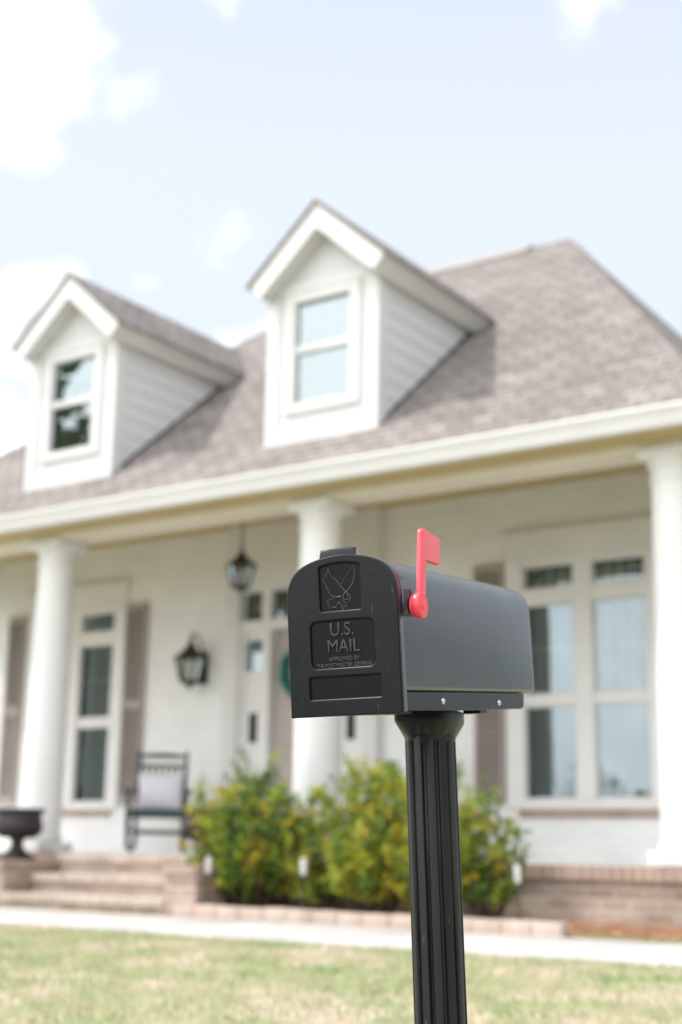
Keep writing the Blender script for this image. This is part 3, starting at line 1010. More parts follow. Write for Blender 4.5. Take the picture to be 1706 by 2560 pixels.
# ------------------------------------------------------------------ rocking chairs
def rocking_chair(loc, rz, label):
    root = empty('rocking_chair', loc, rz)
    tag(root, label, 'chair', 'rocking chairs on the porch')
    # local: front is -Y, seat 0.42 m up
    for s in (-1, 1):
        p = MB()
        p.tube([(s * 0.235, 0.20, 0.05), (s * 0.232, 0.235, 0.42), (s * 0.235, 0.33, 0.80), (s * 0.238, 0.39, 1.0)], [0.021, 0.024, 0.022, 0.017], 10)
        p.lathe([(0.010, 0), (0.02, 0.012), (0.012, 0.03)], 10, (s * 0.238, 0.392, 0.998))
        p.build('back_post', 'chair_green', root, smooth=50, world=False)
    for s in (-1, 1):
        l = MB(); l.tube([(s * 0.27, -0.22, 0.045), (s * 0.272, -0.235, 0.30), (s * 0.28, -0.24, 0.585)], [0.021, 0.027, 0.022], 10)
        l.build('front_leg', 'chair_green', root, smooth=50, world=False)
        a = MB()
        xf = Matrix.Translation((s * 0.283, 0.0, 0.60))
        a.prism([(-0.045, -0.30), (0.045, -0.30), (0.05, -0.22), (0.035, 0.0), (0.03, 0.27), (-0.03, 0.27), (-0.035, 0.0), (-0.05, -0.22)], 'z', -0.013, 0.013, xf)
        a.build('arm', 'chair_green', root, bevel=0.006, world=False)
        r = MB()
        pts = [(s * 0.25, -0.42 + 0.95 * t, 0.03 + 0.11 * (2 * (t - 0.42)) ** 2) for t in [i / 14 for i in range(15)]]
        r.tube(pts, 0.018, 8)
        r.build('rocker', 'chair_green', root, smooth=50, world=False)
    def arc(z, y, hz, bow, th):
        t = MB()
        for i in range(10):
            u0, u1 = -1 + i * 0.2, -0.8 + i * 0.2
            b0, b1 = bow * (1 - u0 * u0), bow * (1 - u1 * u1)
            t.add([(u0 * .235, y, z), (u1 * .235, y, z), (u1 * .235, y, z + hz + b1), (u0 * .235, y, z + hz + b0),
                   (u0 * .235, y + th, z), (u1 * .235, y + th, z), (u1 * .235, y + th, z + hz + b1), (u0 * .235, y + th, z + hz + b0)],
                  [(0, 1, 2, 3), (7, 6, 5, 4), (3, 2, 6, 7), (0, 4, 5, 1)])
        t.build('back_rail', 'chair_green', root, world=False)
    arc(0.945, 0.362, 0.028, 0.026, 0.022)
    arc(0.850, 0.330, 0.036, 0.0, 0.02)
    t = MB(); t.box(-0.235, 0.235, 0.225, 0.245, 0.46, 0.50)
    t.build('back_rail', 'chair_green', root, world=False)
    for k in range(6):
        x = -0.16 + k * 0.064
        sl_ = MB(); sl_.box(x - 0.015, x + 0.015, -0.006, 0.006, 0, 0.385, Matrix.Translation((0, 0.242, 0.48)) @ Matrix.Rotation(R_(-14), 4, 'X'))
        sl_.build('back_slat', 'chair_green', root, world=False)
    s_ = MB()
    for k in range(8):
        y = -0.245 + k * 0.06
        s_.box(-0.27, 0.27, y, y + 0.048, 0.405, 0.425)
    s_.box(-0.265, 0.265, -0.25, -0.225, 0.345, 0.404)
    s_.box(-0.265, 0.265, 0.19, 0.215, 0.345, 0.404)
    for s in (-1, 1):
        s_.box(s * 0.255 - 0.011, s * 0.255 + 0.011, -0.225, 0.19, 0.345, 0.404)
    s_.build('seat', 'chair_green', root, bevel=0.003, seg=1, world=False)
    q = MB(); q.tube([(-0.27, -0.23, 0.215), (0.27, -0.23, 0.215)], 0.013, 8)
    q.build('stretcher', 'chair_green', root, smooth=50, world=False)
    q = MB(); q.tube([(-0.235, 0.215, 0.2), (0.235, 0.215, 0.2)], 0.012, 8)
    q.build('stretcher', 'chair_green', root, smooth=50, world=False)
    return root
rocking_chair((-2.66, 1.08, 0.0), R_(38), 'dark green slatted rocking chair holding a pale cushion, beside the taupe shutter')
rocking_chair((-0.02, 1.15, 0.0), R_(-35), 'dark green rocking chair almost hidden by the shrubs, only its post tops showing')

m = MB()
n, k = 20, 20
rings = []
W2, H2 = 0.222, 0.185
vs, fs = [], []
for side in (1, -1):
    for j in range(k + 1):
        for i in range(n + 1):
            u, v = -1 + 2 * i / n, -1 + 2 * j / k
            puff = 0.062 * max(0, (1 - abs(u) ** 2.6)) ** 0.5 * max(0, (1 - abs(v) ** 2.6)) ** 0.5
            pinch = 1 - 0.06 * (u * u * (1 - v * v) + v * v * (1 - u * u))
            vs.append((u * W2 * (1 - 0.05 * (1 - abs(v))), -side * puff, v * H2 * (1 - 0.05 * (1 - abs(u)))))
off = (n + 1) * (k + 1)
for s in range(2):
    for j in range(k):
        for i in range(n):
            a = s * off + j * (n + 1) + i
            q = (a, a + 1, a + n + 2, a + n + 1)
            fs.append(q if s == 0 else q[::-1])
m.add(vs, fs)
cu = m.build('cushion', 'knit_cloth', smooth=70)
cu.location = Vector((-2.66, 1.08, 0)) + rot2(R_(38)) @ Vector((0, 0.150, 0.602))
cu.rotation_euler = (R_(-14), 0, R_(38))
tag(cu, 'pale lavender knitted cushion propped on the rocking chair seat', 'cushion')

# ------------------------------------------------------------------ lanterns
def lantern_body(root, s):
    """Six sided tapered lantern, top at z=0, hanging down; s scales it."""
    def hexa(r, z, n=6): return [(r * math.cos(math.pi / 6 + 2 * math.pi * k / n) * s, r * math.sin(math.pi / 6 + 2 * math.pi * k / n) * s, z * s) for k in range(n)]
    c = MB()
    c.lathe([(0.004, 0), (0.018 * s, -0.02 * s), (0.008 * s, -0.05 * s), (0.03 * s, -0.07 * s), (0.012 * s, -0.10 * s)], 12)
    c.loft([hexa(0.035, -0.09), hexa(0.06, -0.13), hexa(0.105, -0.17), hexa(0.165, -0.215), hexa(0.172, -0.23), hexa(0.15, -0.24)])
    c.build('roof', 'black_iron', root, world=False)
    f = MB()
    for k in range(6):
        a = math.pi / 6 + 2 * math.pi * k / 6
        ca, sa = math.cos(a), math.sin(a)
        f.tube([(0.140 * ca * s, 0.140 * sa * s, -0.235 * s), (0.088 * ca * s, 0.088 * sa * s, -0.44 * s)], 0.012 * s, 6)
    f.loft([hexa(0.095, -0.435), hexa(0.098, -0.45), hexa(0.06, -0.475), hexa(0.02, -0.49)])
    f.lathe([(0.018 * s, -0.485 * s), (0.012 * s, -0.51 * s), (0.003, -0.53 * s)], 10)
    f.build('frame', 'black_iron', root, world=False)
    g = MB()
    g.loft([hexa(0.132, -0.24), hexa(0.084, -0.436)], caps=False)
    g.build('glass', 'lantern_glass', root, world=False)
    for k in range(3):
        b = MB()
        a = 2 * math.pi * k / 3
        b.lathe([(0.012 * s, -0.44 * s), (0.012 * s, -0.34 * s), (0.009 * s, -0.31 * s), (0.002, -0.28 * s)], 10, (0.03 * s * math.cos(a), 0.03 * s * math.sin(a), 0))
        b.build('candle', 'lamp_glass', root, smooth=50, world=False)

pl = empty('pendant_lantern', (DC, 0.90, 2.93))
tag(pl, 'black pendant lantern hanging on a chain from the porch ceiling', 'lantern')
lantern_body(pl, 0.93)
m = MB()
z = 0.0
kk = 0
while z < 0.44:
    a = kk % 2 * math.pi / 2
    m.tube([(0.012 * math.cos(t) * math.cos(a), 0.012 * math.cos(t) * math.sin(a), z + 0.022 + 0.022 * math.sin(t)) for t in [2 * math.pi * i / 10 for i in range(10)]], 0.0035, 5, closed=True)
    z += 0.036; kk += 1
m.build('chain', 'black_iron', pl, world=False)
m = MB(); m.lathe([(0.07, 0.455), (0.065, 0.44), (0.02, 0.425)], 20)
m.build('canopy', 'black_iron', pl, smooth=40, world=False)

wl = empty('wall_lantern', (-2.88, 1.72, 2.25))
tag(wl, 'black lantern bracketed on the white wall between shutter and door', 'lantern')
lantern_body(wl, 1.10)
m = MB()
m.tube([(0, 0.21, -0.25), (0, 0.19, -0.12), (0, 0.12, -0.02), (0, 0.05, 0.02), (0, 0.0, -0.01)], 0.011, 8)
m.tube([(0, 0.21, -0.36), (0, 0.17, -0.46), (0, 0.10, -0.50), (0, 0.03, -0.53)], 0.009, 8)
m.box(-0.055, 0.055, 0.205, 0.228, -0.50, -0.16)
m.build('bracket', 'black_iron', wl, smooth=40, world=False)

# wreath on the door
wr = empty('wreath', (DC, 2.0, 1.82))
tag(wr, 'teal green leafy wreath hanging on the taupe front door', 'wreath')
m = MB(); m.tube([(0.235 * math.cos(t), -0.05, 0.235 * math.sin(t)) for t in [2 * math.pi * i / 24 for i in range(24)]], 0.02, 6, closed=True)
m.build('ring', 'bark', wr, world=False)
m = MB()
for k in range(1500):
    t = random.uniform(0, 2 * math.pi)
    c = Vector((0.235 * math.cos(t), -0.055, 0.235 * math.sin(t)))
    d = rand_dir(); d.y = -abs(d.y) * 0.7
    d = (d + Vector((-math.sin(t), 0, math.cos(t))) * 0.6).normalized()
    leaf(m, c + rand_dir() * 0.03, d, rand_dir(), random.uniform(0.035, 0.06), 0.011, random.random())
m.build('foliage', 'wreath_leaf', wr, world=False)

# ------------------------------------------------------------------ the mailbox
def rx(a): return Matrix.Rotation(a, 4, 'X')
MO = Vector((5.618833, -7.787307, 0.274722))
MT = Matrix.Translation(MO) @ rot2(0.1595702) @ rx(0.0994738) @ Matrix.Rotation(-0.0214344, 4, 'Y')
PB = Vector((5.622, -7.475, lawn_z(-7.475)))     # where the post meets the ground
mail = empty('mailbox', PB)
tag(mail, 'black plastic mailbox with raised red flag on a fluted black post', 'mailbox')

# profile of the box, half of it from the springing to the crown
ARCH = [(0.0905, 0.165), (0.0903, 0.176), (0.0893, 0.186), (0.0872, 0.1955), (0.0835, 0.204), (0.0780, 0.2115), (0.0710, 0.2178), (0.0625, 0.2228), (0.0520, 0.2270), (0.0400, 0.2304), (0.0270, 0.2329), (0.0135, 0.2345)]
def outline(sx=1.0, inset=0.0, z0=0.0, rb=0.0):
    right = [(x * sx - inset, z - inset) for x, z in ARCH]
    base = []
    if rb:
        for i in range(6):
            a = math.pi / 2 * (i / 5)
            base.append((0.0905 * sx - inset - rb + rb * math.sin(a), z0 + rb - rb * math.cos(a)))
    else:
        base = [(0.0905 * sx - inset, z0)]
    left = [(-x, z) for x, z in reversed(right)]
    lb = [(-x, z) for x, z in reversed(base)]
    return base + right + [(0, 0.235 - inset)] + left + lb

# body: an open-bottomed plastic shell
m = MB(MT)
def ring(ins, c, z0=0.028): return [(x, c, z) for x, z in outline(0.972, ins, z0 + ins * 0.3, 0.008)]
m.loft([ring(0.001, 0.012), ring(0.001, 0.2), ring(0.001, 0.4), ring(0.001, 0.626), ring(0.0015, 0.636), ring(0.004, 0.644), ring(0.008, 0.6485), ring(0.013, 0.650)])
body = m.build('body', 'mailbox_body', mail, smooth=38)
# raised pad under the flag hub
m = MB(MT)
m.prism([(0.080, 0.0178), (0.0906, 0.0178), (0.0975, 0.026), (0.0975, 0.060), (0.090, 0.068), (0.080, 0.068)], 'z', 0.1395, 0.178)
m.build('flag_pad', 'mailbox_body', body, bevel=0.003)
# door: bevelled plate with three recessed windows, made from a filled curve
def curve_plate(name, loops, y_front, y_back, bev, mat, parent):
    cu = D.curves.new(name, 'CURVE')
    cu.dimensions = '2D'
    cu.fill_mode = 'BOTH'
    cu.extrude = max(0.0, (y_back - y_front) / 2 - bev)
    cu.bevel_depth = bev
    cu.bevel_resolution = 2
    cu.offset = 0
    for pts in loops:
        sp = cu.splines.new('POLY')
        sp.points.add(len(pts) - 1)
        for q, (x, z) in zip(sp.points, pts): q.co = (x, z, 0, 1)
        sp.use_cyclic_u = True
    ob = D.objects.new(name, cu)
    COL.objects.link(ob)
    # curve XY plane -> mailbox XZ plane, facing -Y
    ob.matrix_world = Matrix.Translation(MO) @ Matrix.Identity(4)
    dg = bpy.context.evaluated_depsgraph_get()
    me = D.meshes.new_from_object(ob.evaluated_get(dg))
    D.objects.remove(ob)
    xf = Matrix.Translation((0, (y_front + y_back) / 2, 0)) @ Matrix(((1, 0, 0, 0), (0, 0, -1, 0), (0, 1, 0, 0), (0, 0, 0, 1)))
    mb = MB(MT)
    mb.add([v.co for v in me.vertices], [tuple(p.vertices) for p in me.polygons], xf)
    D.meshes.remove(me)
    return mb.build(name, mat, parent, smooth=28)

def rrect(x0, x1, z0, z1, r, top_arc=0.0):
    pts = []
    for cx, cz, a0 in ((x1 - r, z0 + r, -90), (x1 - r, z1 - r, 0), (x0 + r, z1 - r, 90), (x0 + r, z0 + r, 180)):
        for i in range(6):
            a = R_(a0 + 90 * i / 5)
            pts.append((cx + r * math.cos(a), cz + r * math.sin(a)))
        if a0 == 0 and top_arc:
            for i in range(1, 8):
                t = i / 8
                pts.append((x1 - r + (x0 + r - (x1 - r)) * t, z1 + top_arc * 4 * t * (1 - t)))
    return pts
BV = 0.0024
P_EAGLE = rrect(-0.0375, 0.0340, 0.1495, 0.2215, 0.006, 0.0035)
P_TEXT = rrect(-0.0555, 0.0530, 0.0655, 0.1392, 0.012, 0.001)
P_NAME = rrect(-0.0600, 0.0595, 0.0205, 0.0575, 0.003)
door_m = curve_plate('mailbox_door', [outline(1.0, BV), P_EAGLE, P_TEXT, P_NAME], -0.0010, 0.0046, BV, 'mailbox_black', mail)
# the skirt of the door and the floor of the recesses
m = MB(MT)
def dring(ins, y): return [(x, y, z) for x, z in outline(1.0, ins)]
m.loft([dring(0.0016, 0.0037), dring(0.0004, 0.0050), dring(0.0, 0.0164), dring(0.0010, 0.0178)])
m.build('door_skirt', 'skirt_black', door_m, smooth=38)
for lp in (P_EAGLE, P_TEXT, P_NAME):
    m = MB(MT)
    cx = sum(p[0] for p in lp) / len(lp); cz = sum(p[1] for p in lp) / len(lp)
    big = [(cx + (x - cx) * 1.04, cz + (z - cz) * 1.04) for x, z in lp]
    m.prism(big, 'y', 0.0030, 0.0033)
    m.build('recess_panel', 'panel_black', door_m)
# pull tab
m = MB(MT)
rows = []
for z, y in ((0.2270, -0.0006), (0.2340, -0.0002), (0.2410, 0.0016), (0.2470, 0.0044)):
    r = []
    for i in range(13):
        x = -0.0335 + 0.0590 * i / 12
        arc_ = -0.0030 * ((x + 0.004) / 0.03) ** 2
        r.append((x * (1.0 - 0.02 * (z - 0.227) / 0.02), y, z + arc_))
    rows.append(r)
nn = 13
vs = [p for r in rows for p in r] + [(p[0], p[1] + 0.0042, p[2] + 0.0005) for r in rows for p in r]
oo = nn * 4
fs = []
for j in range(3):
    for i in range(nn - 1):
        a = j * nn + i
        fs.append((a, a + 1, a + nn + 1, a + nn)); fs.append((oo + a, oo + a + nn, oo + a + nn + 1, oo + a + 1))
for i in range(nn - 1):
    fs.append((3 * nn + i, 3 * nn + i + 1, oo + 3 * nn + i + 1, oo + 3 * nn + i)); fs.append((i, oo + i, oo + i + 1, i + 1))
for j in range(3):
    fs.append((j * nn, (j + 1) * nn, oo + (j + 1) * nn, oo + j * nn)); fs.append((j * nn + nn - 1, oo + j * nn + nn - 1, oo + (j + 1) * nn + nn - 1, (j + 1) * nn + nn - 1))
m.add(vs, fs)
m.build('pull_tab', 'mailbox_black', door_m, bevel=0.0008)

# moulded bird emblem: raised lines
EAGLE = [
 [(-0.0208, 0.2164), (-0.019, 0.2098), (-0.0148, 0.2014), (-0.0122, 0.2037), (-0.012, 0.2011), (-0.0068, 0.1961), (-0.0015, 0.1886), (0.0032, 0.183), (0.0079, 0.1786), (0.0126, 0.1738), (0.014, 0.1702), (0.0129, 0.1648), (0.0108, 0.1631), (0.0098, 0.1645)],
 [(-0.0208, 0.2164), (-0.0216, 0.209), (-0.0234, 0.2076), (-0.0256, 0.2106), (-0.0242, 0.2035), (-0.0271, 0.206), (-0.0263, 0.2013), (-0.0301, 0.2027), (-0.0282, 0.1973), (-0.031, 0.1991), (-0.0277, 0.1943), (-0.0249, 0.1924), (-0.0257, 0.1896), (-0.0229, 0.1881), (-0.0238, 0.185), (-0.021, 0.1835), (-0.0219, 0.1802), (-0.0191, 0.1782), (-0.0162, 0.1743), (-0.0094, 0.1725), (-0.0016, 0.1727)],
 [(-0.012, 0.1717), (-0.0167, 0.1695), (-0.0241, 0.1708), (-0.0222, 0.1673), (-0.0247, 0.1662), (-0.0218, 0.1641), (-0.0242, 0.1628), (-0.0211, 0.1605), (-0.023, 0.1568), (-0.0185, 0.1565), (-0.0158, 0.1584), (-0.013, 0.1568), (-0.0083, 0.1598), (-0.0062, 0.1635), (-0.0027, 0.1634), (-0.0012, 0.1605), (-0.0016, 0.1577), (0.001, 0.1531), (0.0033, 0.154), (0.0026, 0.1574), (0.0007, 0.1591), (0.0044, 0.1588), (0.0064, 0.1545), (0.0081, 0.1585), (0.0071, 0.1621), (0.0032, 0.164), (0.0017, 0.1667)],
 [(0.0205, 0.2172), (0.0228, 0.2086), (0.0218, 0.201), (0.0192, 0.1922), (0.0139, 0.185), (0.0087, 0.18), (0.0045, 0.1774), (0.002, 0.1731), (0.002, 0.1673)],
 [(0.0205, 0.2172), (0.0162, 0.2131), (0.0175, 0.2109), (0.0132, 0.2095), (0.0145, 0.2073), (0.0102, 0.2059), (0.0115, 0.2037), (0.0069, 0.2023), (0.0079, 0.1996), (0.0033, 0.1988), (0.0046, 0.1961), (0.0008, 0.1951), (0.0024, 0.1924), (-0.0013, 0.1919), (-0.0007, 0.1898)],
 [(0.0081, 0.1758), (0.011, 0.1724), (0.0082, 0.1723), (0.0094, 0.1738)],
 [(0.0038, 0.1669), (0.0081, 0.1677), (0.0111, 0.1685), (0.013, 0.1671)]]
m = MB(MT)
for st in EAGLE:
    m.tube([(x, 0.0028, z) for x, z in st], 0.00062, 6)
m.build('bird_emblem', 'highlight_relief', door_m, smooth=60)

# moulded lettering
def lettering(rows):
    mb = MB(MT)
    for body_t, size, x, z, sx, bold, ex in rows:
        cu = D.curves.new('lettering', 'FONT')
        cu.body = body_t
        cu.size = size
        cu.align_x = 'CENTER'
        cu.extrude = ex
        cu.bevel_depth = ex * 0.7
        cu.bevel_resolution = 1
        cu.offset = bold
        cu.resolution_u = 4
        ob = D.objects.new('lettering', cu)
        COL.objects.link(ob)
        dg = bpy.context.evaluated_depsgraph_get()
        me = D.meshes.new_from_object(ob.evaluated_get(dg))
        D.objects.remove(ob)
        xf = Matrix.Translation((x, 0.0030, z)) @ Matrix(((sx, 0, 0, 0), (0, 0, -1, 0), (0, 1, 0, 0), (0, 0, 0, 1)))
        mb.add([v.co for v in me.vertices], [tuple(p.vertices) for p in me.polygons], xf)
        D.meshes.remove(me)
    return mb
lettering([('U.S.', 0.0275, -0.0020, 0.1150, 0.92, -0.0003, 0.0012), ('MAIL', 0.0265, -0.0005, 0.0905, 0.92, -0.0003, 0.0012),
           ('APPROVED BY', 0.0085, -0.0005, 0.0780, 0.92, 0.0, 0.0006), ('THE POSTMASTER GENERAL', 0.0085, -0.0005, 0.0688, 0.86, 0.0, 0.0006)
           ]).build('lettering', 'letter_relief', door_m, smooth=40)

# the flag: arm, blade and hub moulded in one red piece
m = MB(MT)
fl = [(0.0300, 0.158), (0.0545, 0.158), (0.0575, 0.178), (0.0650, 0.2215), (0.1165, 0.2195), (0.1205, 0.2215), (0.1225, 0.2255), (0.1285, 0.2535), (0.1283, 0.2575), (0.1250, 0.2605),
      (0.0690, 0.2690), (0.0600, 0.2693), (0.0545, 0.2670), (0.0515, 0.2620), (0.0360, 0.178)]
m.prism(fl, 'x', 0.1052, 0.1125)
flag = m.build('flag', 'flag_red', mail, bevel=0.0013, seg=3)
m = MB(MT)
m.lathe([(0.0150, -0.0072), (0.0165, -0.0060), (0.0168, -0.0004), (0.0190, 0.0008), (0.0194, 0.0022), (0.0194, 0.0080), (0.0188, 0.0094), (0.0172, 0.0098), (0.0166, 0.0092), (0.0150, 0.0090), (0.0144, 0.0098),
         (0.0126, 0.0100), (0.0118, 0.0094), (0.0080, 0.0092), (0.0074, 0.0104), (0.0062, 0.0112), (0.0030, 0.0116)], 48, xf=Matrix.Translation((0.1045, 0.0395, 0.153)) @ Matrix.Rotation(R_(90), 4, 'Y'))
m.build('hub', 'flag_red', flag, smooth=30)

# mounting skirt under the body with its screws and feet
m = MB(MT)
sk = [(0.016, 0.0285), (0.575, 0.0285), (0.573, 0.010), (0.571, 0.005), (0.567, 0.002), (0.560, 0.0005), (0.30, -0.0005), (0.016, 0.0005)]
m.prism(sk, 'x', 0.0815, 0.0850)
m.prism(sk, 'x', -0.0850, -0.0815)
m.box(-0.0814, 0.0814, 0.02, 0.56, 0.018, 0.0285)
m.box(-0.0814, 0.0814, 0.56, 0.563, 0.003, 0.0285)
br = m.build('mounting_bracket', 'mailbox_black', mail, bevel=0.0010, seg=1)
for xa, ya, zl in ((0.022, 0.09, -0.0030), (-0.060, 0.375, -0.0050), (0.045, 0.365, -0.0055), (-0.060, 0.20, -0.0010)):
    for _ in (0,):
        m = MB(MT)
        m.box(xa, xa + 0.030, ya, ya + 0.035, zl, 0.0175)
        m.build('foot', 'mailbox_black', br, bevel=0.001, seg=1)
for y, z in ((0.172, 0.0145), (0.436, 0.0115)):
    s = MB(MT)
    xf = Matrix.Translation((0.0848, y, z)) @ Matrix.Rotation(R_(90), 4, 'Y')
    s.lathe([(0.0050, 0), (0.0048, 0.0012), (0.0036, 0.0026), (0.0016, 0.0032)], 20, xf=xf)
    s.box(-0.0030, 0.0030, -0.0005, 0.0005, 0.0030, 0.0036, xf)
    s.box(-0.0005, 0.0005, -0.0030, 0.0030, 0.0030, 0.0037, xf)
    s.build('screw', 'zinc', mail, smooth=40)

# post: round plastic with twelve flutes, and a flared cap carrying the bracket
PT = MT @ Vector((0.0, 0.318, 0.0)) + Vector((0.003, 0, 0))
pdir = Vector((5.5760 - 5.5970, 0, 0.26795 + 0.18159)).normalized()
def post_ring(zrel, r, flute, n=192, turn=0.0):
    c = PT + pdir * zrel
    out = []
    for k in range(n):
        a = 2 * math.pi * k / n
        ph = (a + turn) / (2 * math.pi / 12)
        d = abs(ph - round(ph)) * (2 * math.pi / 12) * r      # metres from the nearest flute centre
        g = 0.0
        if d < 0.0042:
            g = flute * (1 - max(0, (d - 0.0020) / 0.0022))
        rr = r - g
        out.append((c.x + rr * math.cos(a), c.y + rr * math.sin(a), c.z))
    return out
RP = 0.0418
TURN = R_(16)
zbot = (PB.z - 0.06 - PT.z) / pdir.z
m = MB()
rings = []
for z, fl_ in ((-0.020, 0.0), (-0.0470, 0.0), (-0.0490, 0.0012), (-0.0515, 0.0040), (-0.056, 0.0048), (-0.20, 0.0046), (-0.34, 0.0046), (-0.3415, 0.0056), (-0.6, 0.0056), (zbot, 0.0056)):
    rings.append(post_ring(z, RP, fl_, turn=TURN))
m.loft(rings)
post = m.build('post', 'post_black', mail, smooth=34)
m = MB()
rings = []
for z, r in ((-0.043, 0.0421), (-0.041, 0.0424), (-0.037, 0.0440), (-0.0190, 0.0524), (-0.0165, 0.0532), (-0.0140, 0.0535), (0.0, 0.0536)):
    # round at the post, squarer at the top
    sq = max(0.0, min(1.0, (z + 0.043) / 0.03))
    c = PT + pdir * z
    rr = []
    for k in range(96):
        a = 2 * math.pi * k / 96
        e = 2 + 5.0 * sq
        q = (abs(math.cos(a - 0.16)) ** e + abs(math.sin(a - 0.16)) ** e) ** (-1 / e)
        f = 1 + (q - 1) * 0.55
        rr.append((c.x + r * f * math.cos(a), c.y + r * f * math.sin(a), c.z + (0.0040 * math.cos(6 * (a + TURN)) if z < -0.039 else 0)))
    rings.append(rr)
m.loft(rings)
m.build('post_cap', 'post_black', mail, smooth=34)

# ------------------------------------------------------------------ grass blades on the lawn in view
m = MB()
rg = random.Random(3)
import mathutils
for k in range(52000):
    y = -2.76 - 3.4 * rg.random() ** 1.1
    x = rg.uniform(-3.2 + 0.9 * (-2.76 - y), 6.2)
    p = Vector((x, y, lawn_z(y) - 0.004))
    nz = mathutils.noise.fractal(Vector((x * 2.6, y * 2.6, 0)), 0.7, 2.1, 5)
    t = 0.56 + 0.40 * nz + rg.gauss(0, 0.13)
    h = rg.uniform(0.018, 0.042)
    a = rg.uniform(0, 2 * math.pi)
    d = Vector((math.cos(a), math.sin(a), 0))
    tip = p + Vector((0, 0, h)) + Vector((rg.gauss(0, .5), rg.gauss(0, .5), 0)) * h
    m.add([p - d * 0.004, p + d * 0.004, tip], [(0, 1, 2)], tint=min(1, max(0, t)))
for k in range(2600):      # strip between the walk and the porch base on the right
    x = rg.uniform(2.72, 4.6); y = rg.uniform(-1.19, -0.62)
    p = Vector((x, y, -0.452))
    h = rg.uniform(0.02, 0.05) * (1.2 + y + 0.3)
    tip = p + Vector((rg.gauss(0, .4) * h, rg.gauss(0, .4) * h, h + 0.035))
    m.add([p - Vector((0.004, 0, 0)), p + Vector((0.004, 0, 0)), tip], [(0, 1, 2)], tint=min(1, max(0, rg.gauss(.45, .25))))
tag(m.build('grass', 'grass_blade'), 'short patchy green and straw coloured grass on the lawn', 'grass', kind='stuff')

# the wood across the street, mirrored in the window panes, plus added trees on the right
m = MB()
rt_ = random.Random(11)
def tree_mass(cx, cy, h, r, n, sparse=1.0):
    z0 = lawn_z(cy)
    m.tube([(cx, cy, z0), (cx + 0.2, cy, z0 + h * 0.45), (cx, cy + .2, z0 + h * 0.8)], [0.03 * h, 0.02 * h, 0.006 * h], 6, xf=None)
    blobs = [(Vector((cx + rt_.gauss(0, r * .5), cy + rt_.gauss(0, r * .5), z0 + h * rt_.uniform(.22, .92))), r * rt_.uniform(.25, .5)) for _ in range(int(14 * sparse))]
    for k in range(n):
        c, br_ = rt_.choice(blobs)
        v = Vector((rt_.gauss(0, 1), rt_.gauss(0, 1), rt_.gauss(0, .8))).normalized() * br_ * rt_.uniform(.5, 1)
        d = Vector((rt_.gauss(0, 1), rt_.gauss(0, 1), rt_.gauss(0, 1))).normalized()
        s = d.orthogonal().normalized()
        l = 0.035 * h
        p = c + v
        m.add([p - d * l, p + s * l * .6, p + d * l, p - s * l * .6], [(0, 1, 2, 3)], tint=rt_.random())
for i in range(26):        # low far line
    a = R_(180 + 10 + i * 6.2)
    dist = rt_.uniform(75, 110)
    tree_mass(1 + dist * math.cos(a), dist * math.sin(a), rt_.uniform(3.5, 7), 4.5, 420)
for i in range(16):        # unseen trees added on the right to darken the mailbox side's reflection
    a = R_(-25 + i * 7.6)
    dist = rt_.uniform(38, 60)
    tree_mass(8 + dist * math.cos(a), dist * math.sin(a), rt_.uniform(7, 12), 4.0, 500)
for (dx, dy, h) in ((-20, -19, 15), (-26, -19, 13), (-15, -26, 6), (-18, -12.5, 9), (-22, -15, 11), (-25, -17.5, 12)):
    tree_mass(-2 + dx, dy, h, h * 0.32, 1500, 1.4)
tag(m.build('far_trees', 'tree_leaf'), 'trees across the street mirrored in the window glass, and unseen trees added on the right', 'trees', kind='stuff')

# ------------------------------------------------------------------ sky, sun
SUN_EL, SUN_AZ = 56.0, 205.0      # elevation; direction to the sun measured from +X, anticlockwise
sv = Vector((math.cos(R_(SUN_AZ)) * math.cos(R_(SUN_EL)), math.sin(R_(SUN_AZ)) * math.cos(R_(SUN_EL)), math.sin(R_(SUN_EL))))
sl_ = D.lights.new('sun', 'SUN')
sl_.energy = 2.25
sl_.angle = R_(2.0)
sl_.color = (1.0, 0.97, 0.93)
so = D.objects.new('sun', sl_)
COL.objects.link(so)
so.rotation_euler = sv.to_track_quat('Z', 'Y').to_euler()

w = D.worlds.new('World')
SC.world = w
w.use_nodes = True
nt = w.node_tree
bg = nt.nodes['Background']
sky = N(nt, 'ShaderNodeTexSky', sky_type='NISHITA')
sky.sun_disc = False
sky.sun_elevation = R_(SUN_EL)
sky.sun_rotation = math.atan2(sv.x, sv.y)
sky.air_density = 1.0
sky.dust_density = 1.0
sky.ozone_density = 1.0
tc = N(nt, 'ShaderNodeTexCoord')
# thin bright haze over the blue
hz = N(nt, 'ShaderNodeMix', data_type='RGBA')
sepz = N(nt, 'ShaderNodeSeparateXYZ')
nt.links.new(tc.outputs['Generated'], sepz.inputs[0])
hfac = N(nt, 'ShaderNodeMapRange')          # haze thins towards the zenith
hfac.inputs['From Min'].default_value = 0.45
hfac.inputs['From Max'].default_value = 1.0
hfac.inputs['To Min'].default_value = 0.90
hfac.inputs['To Max'].default_value = 0.35
nt.links.new(sepz.outputs['Z'], hfac.inputs['Value'])
nt.links.new(hfac.outputs[0], hz.inputs[0])
nt.links.new(sky.outputs[0], hz.inputs[6])
sdot = N(nt, 'ShaderNodeVectorMath', operation='DOT_PRODUCT')
nt.links.new(tc.outputs['Generated'], sdot.inputs[0])
sdot.inputs[1].default_value = Vector((-0.28, -0.66, 0.70)).normalized()
glow = N(nt, 'ShaderNodeMapRange')          # haze brightened behind the camera, added to light the porch and panes
glow.inputs['From Min'].default_value = 0.15
glow.inputs['From Max'].default_value = 1.0
glow.inputs['To Min'].default_value = 0.0
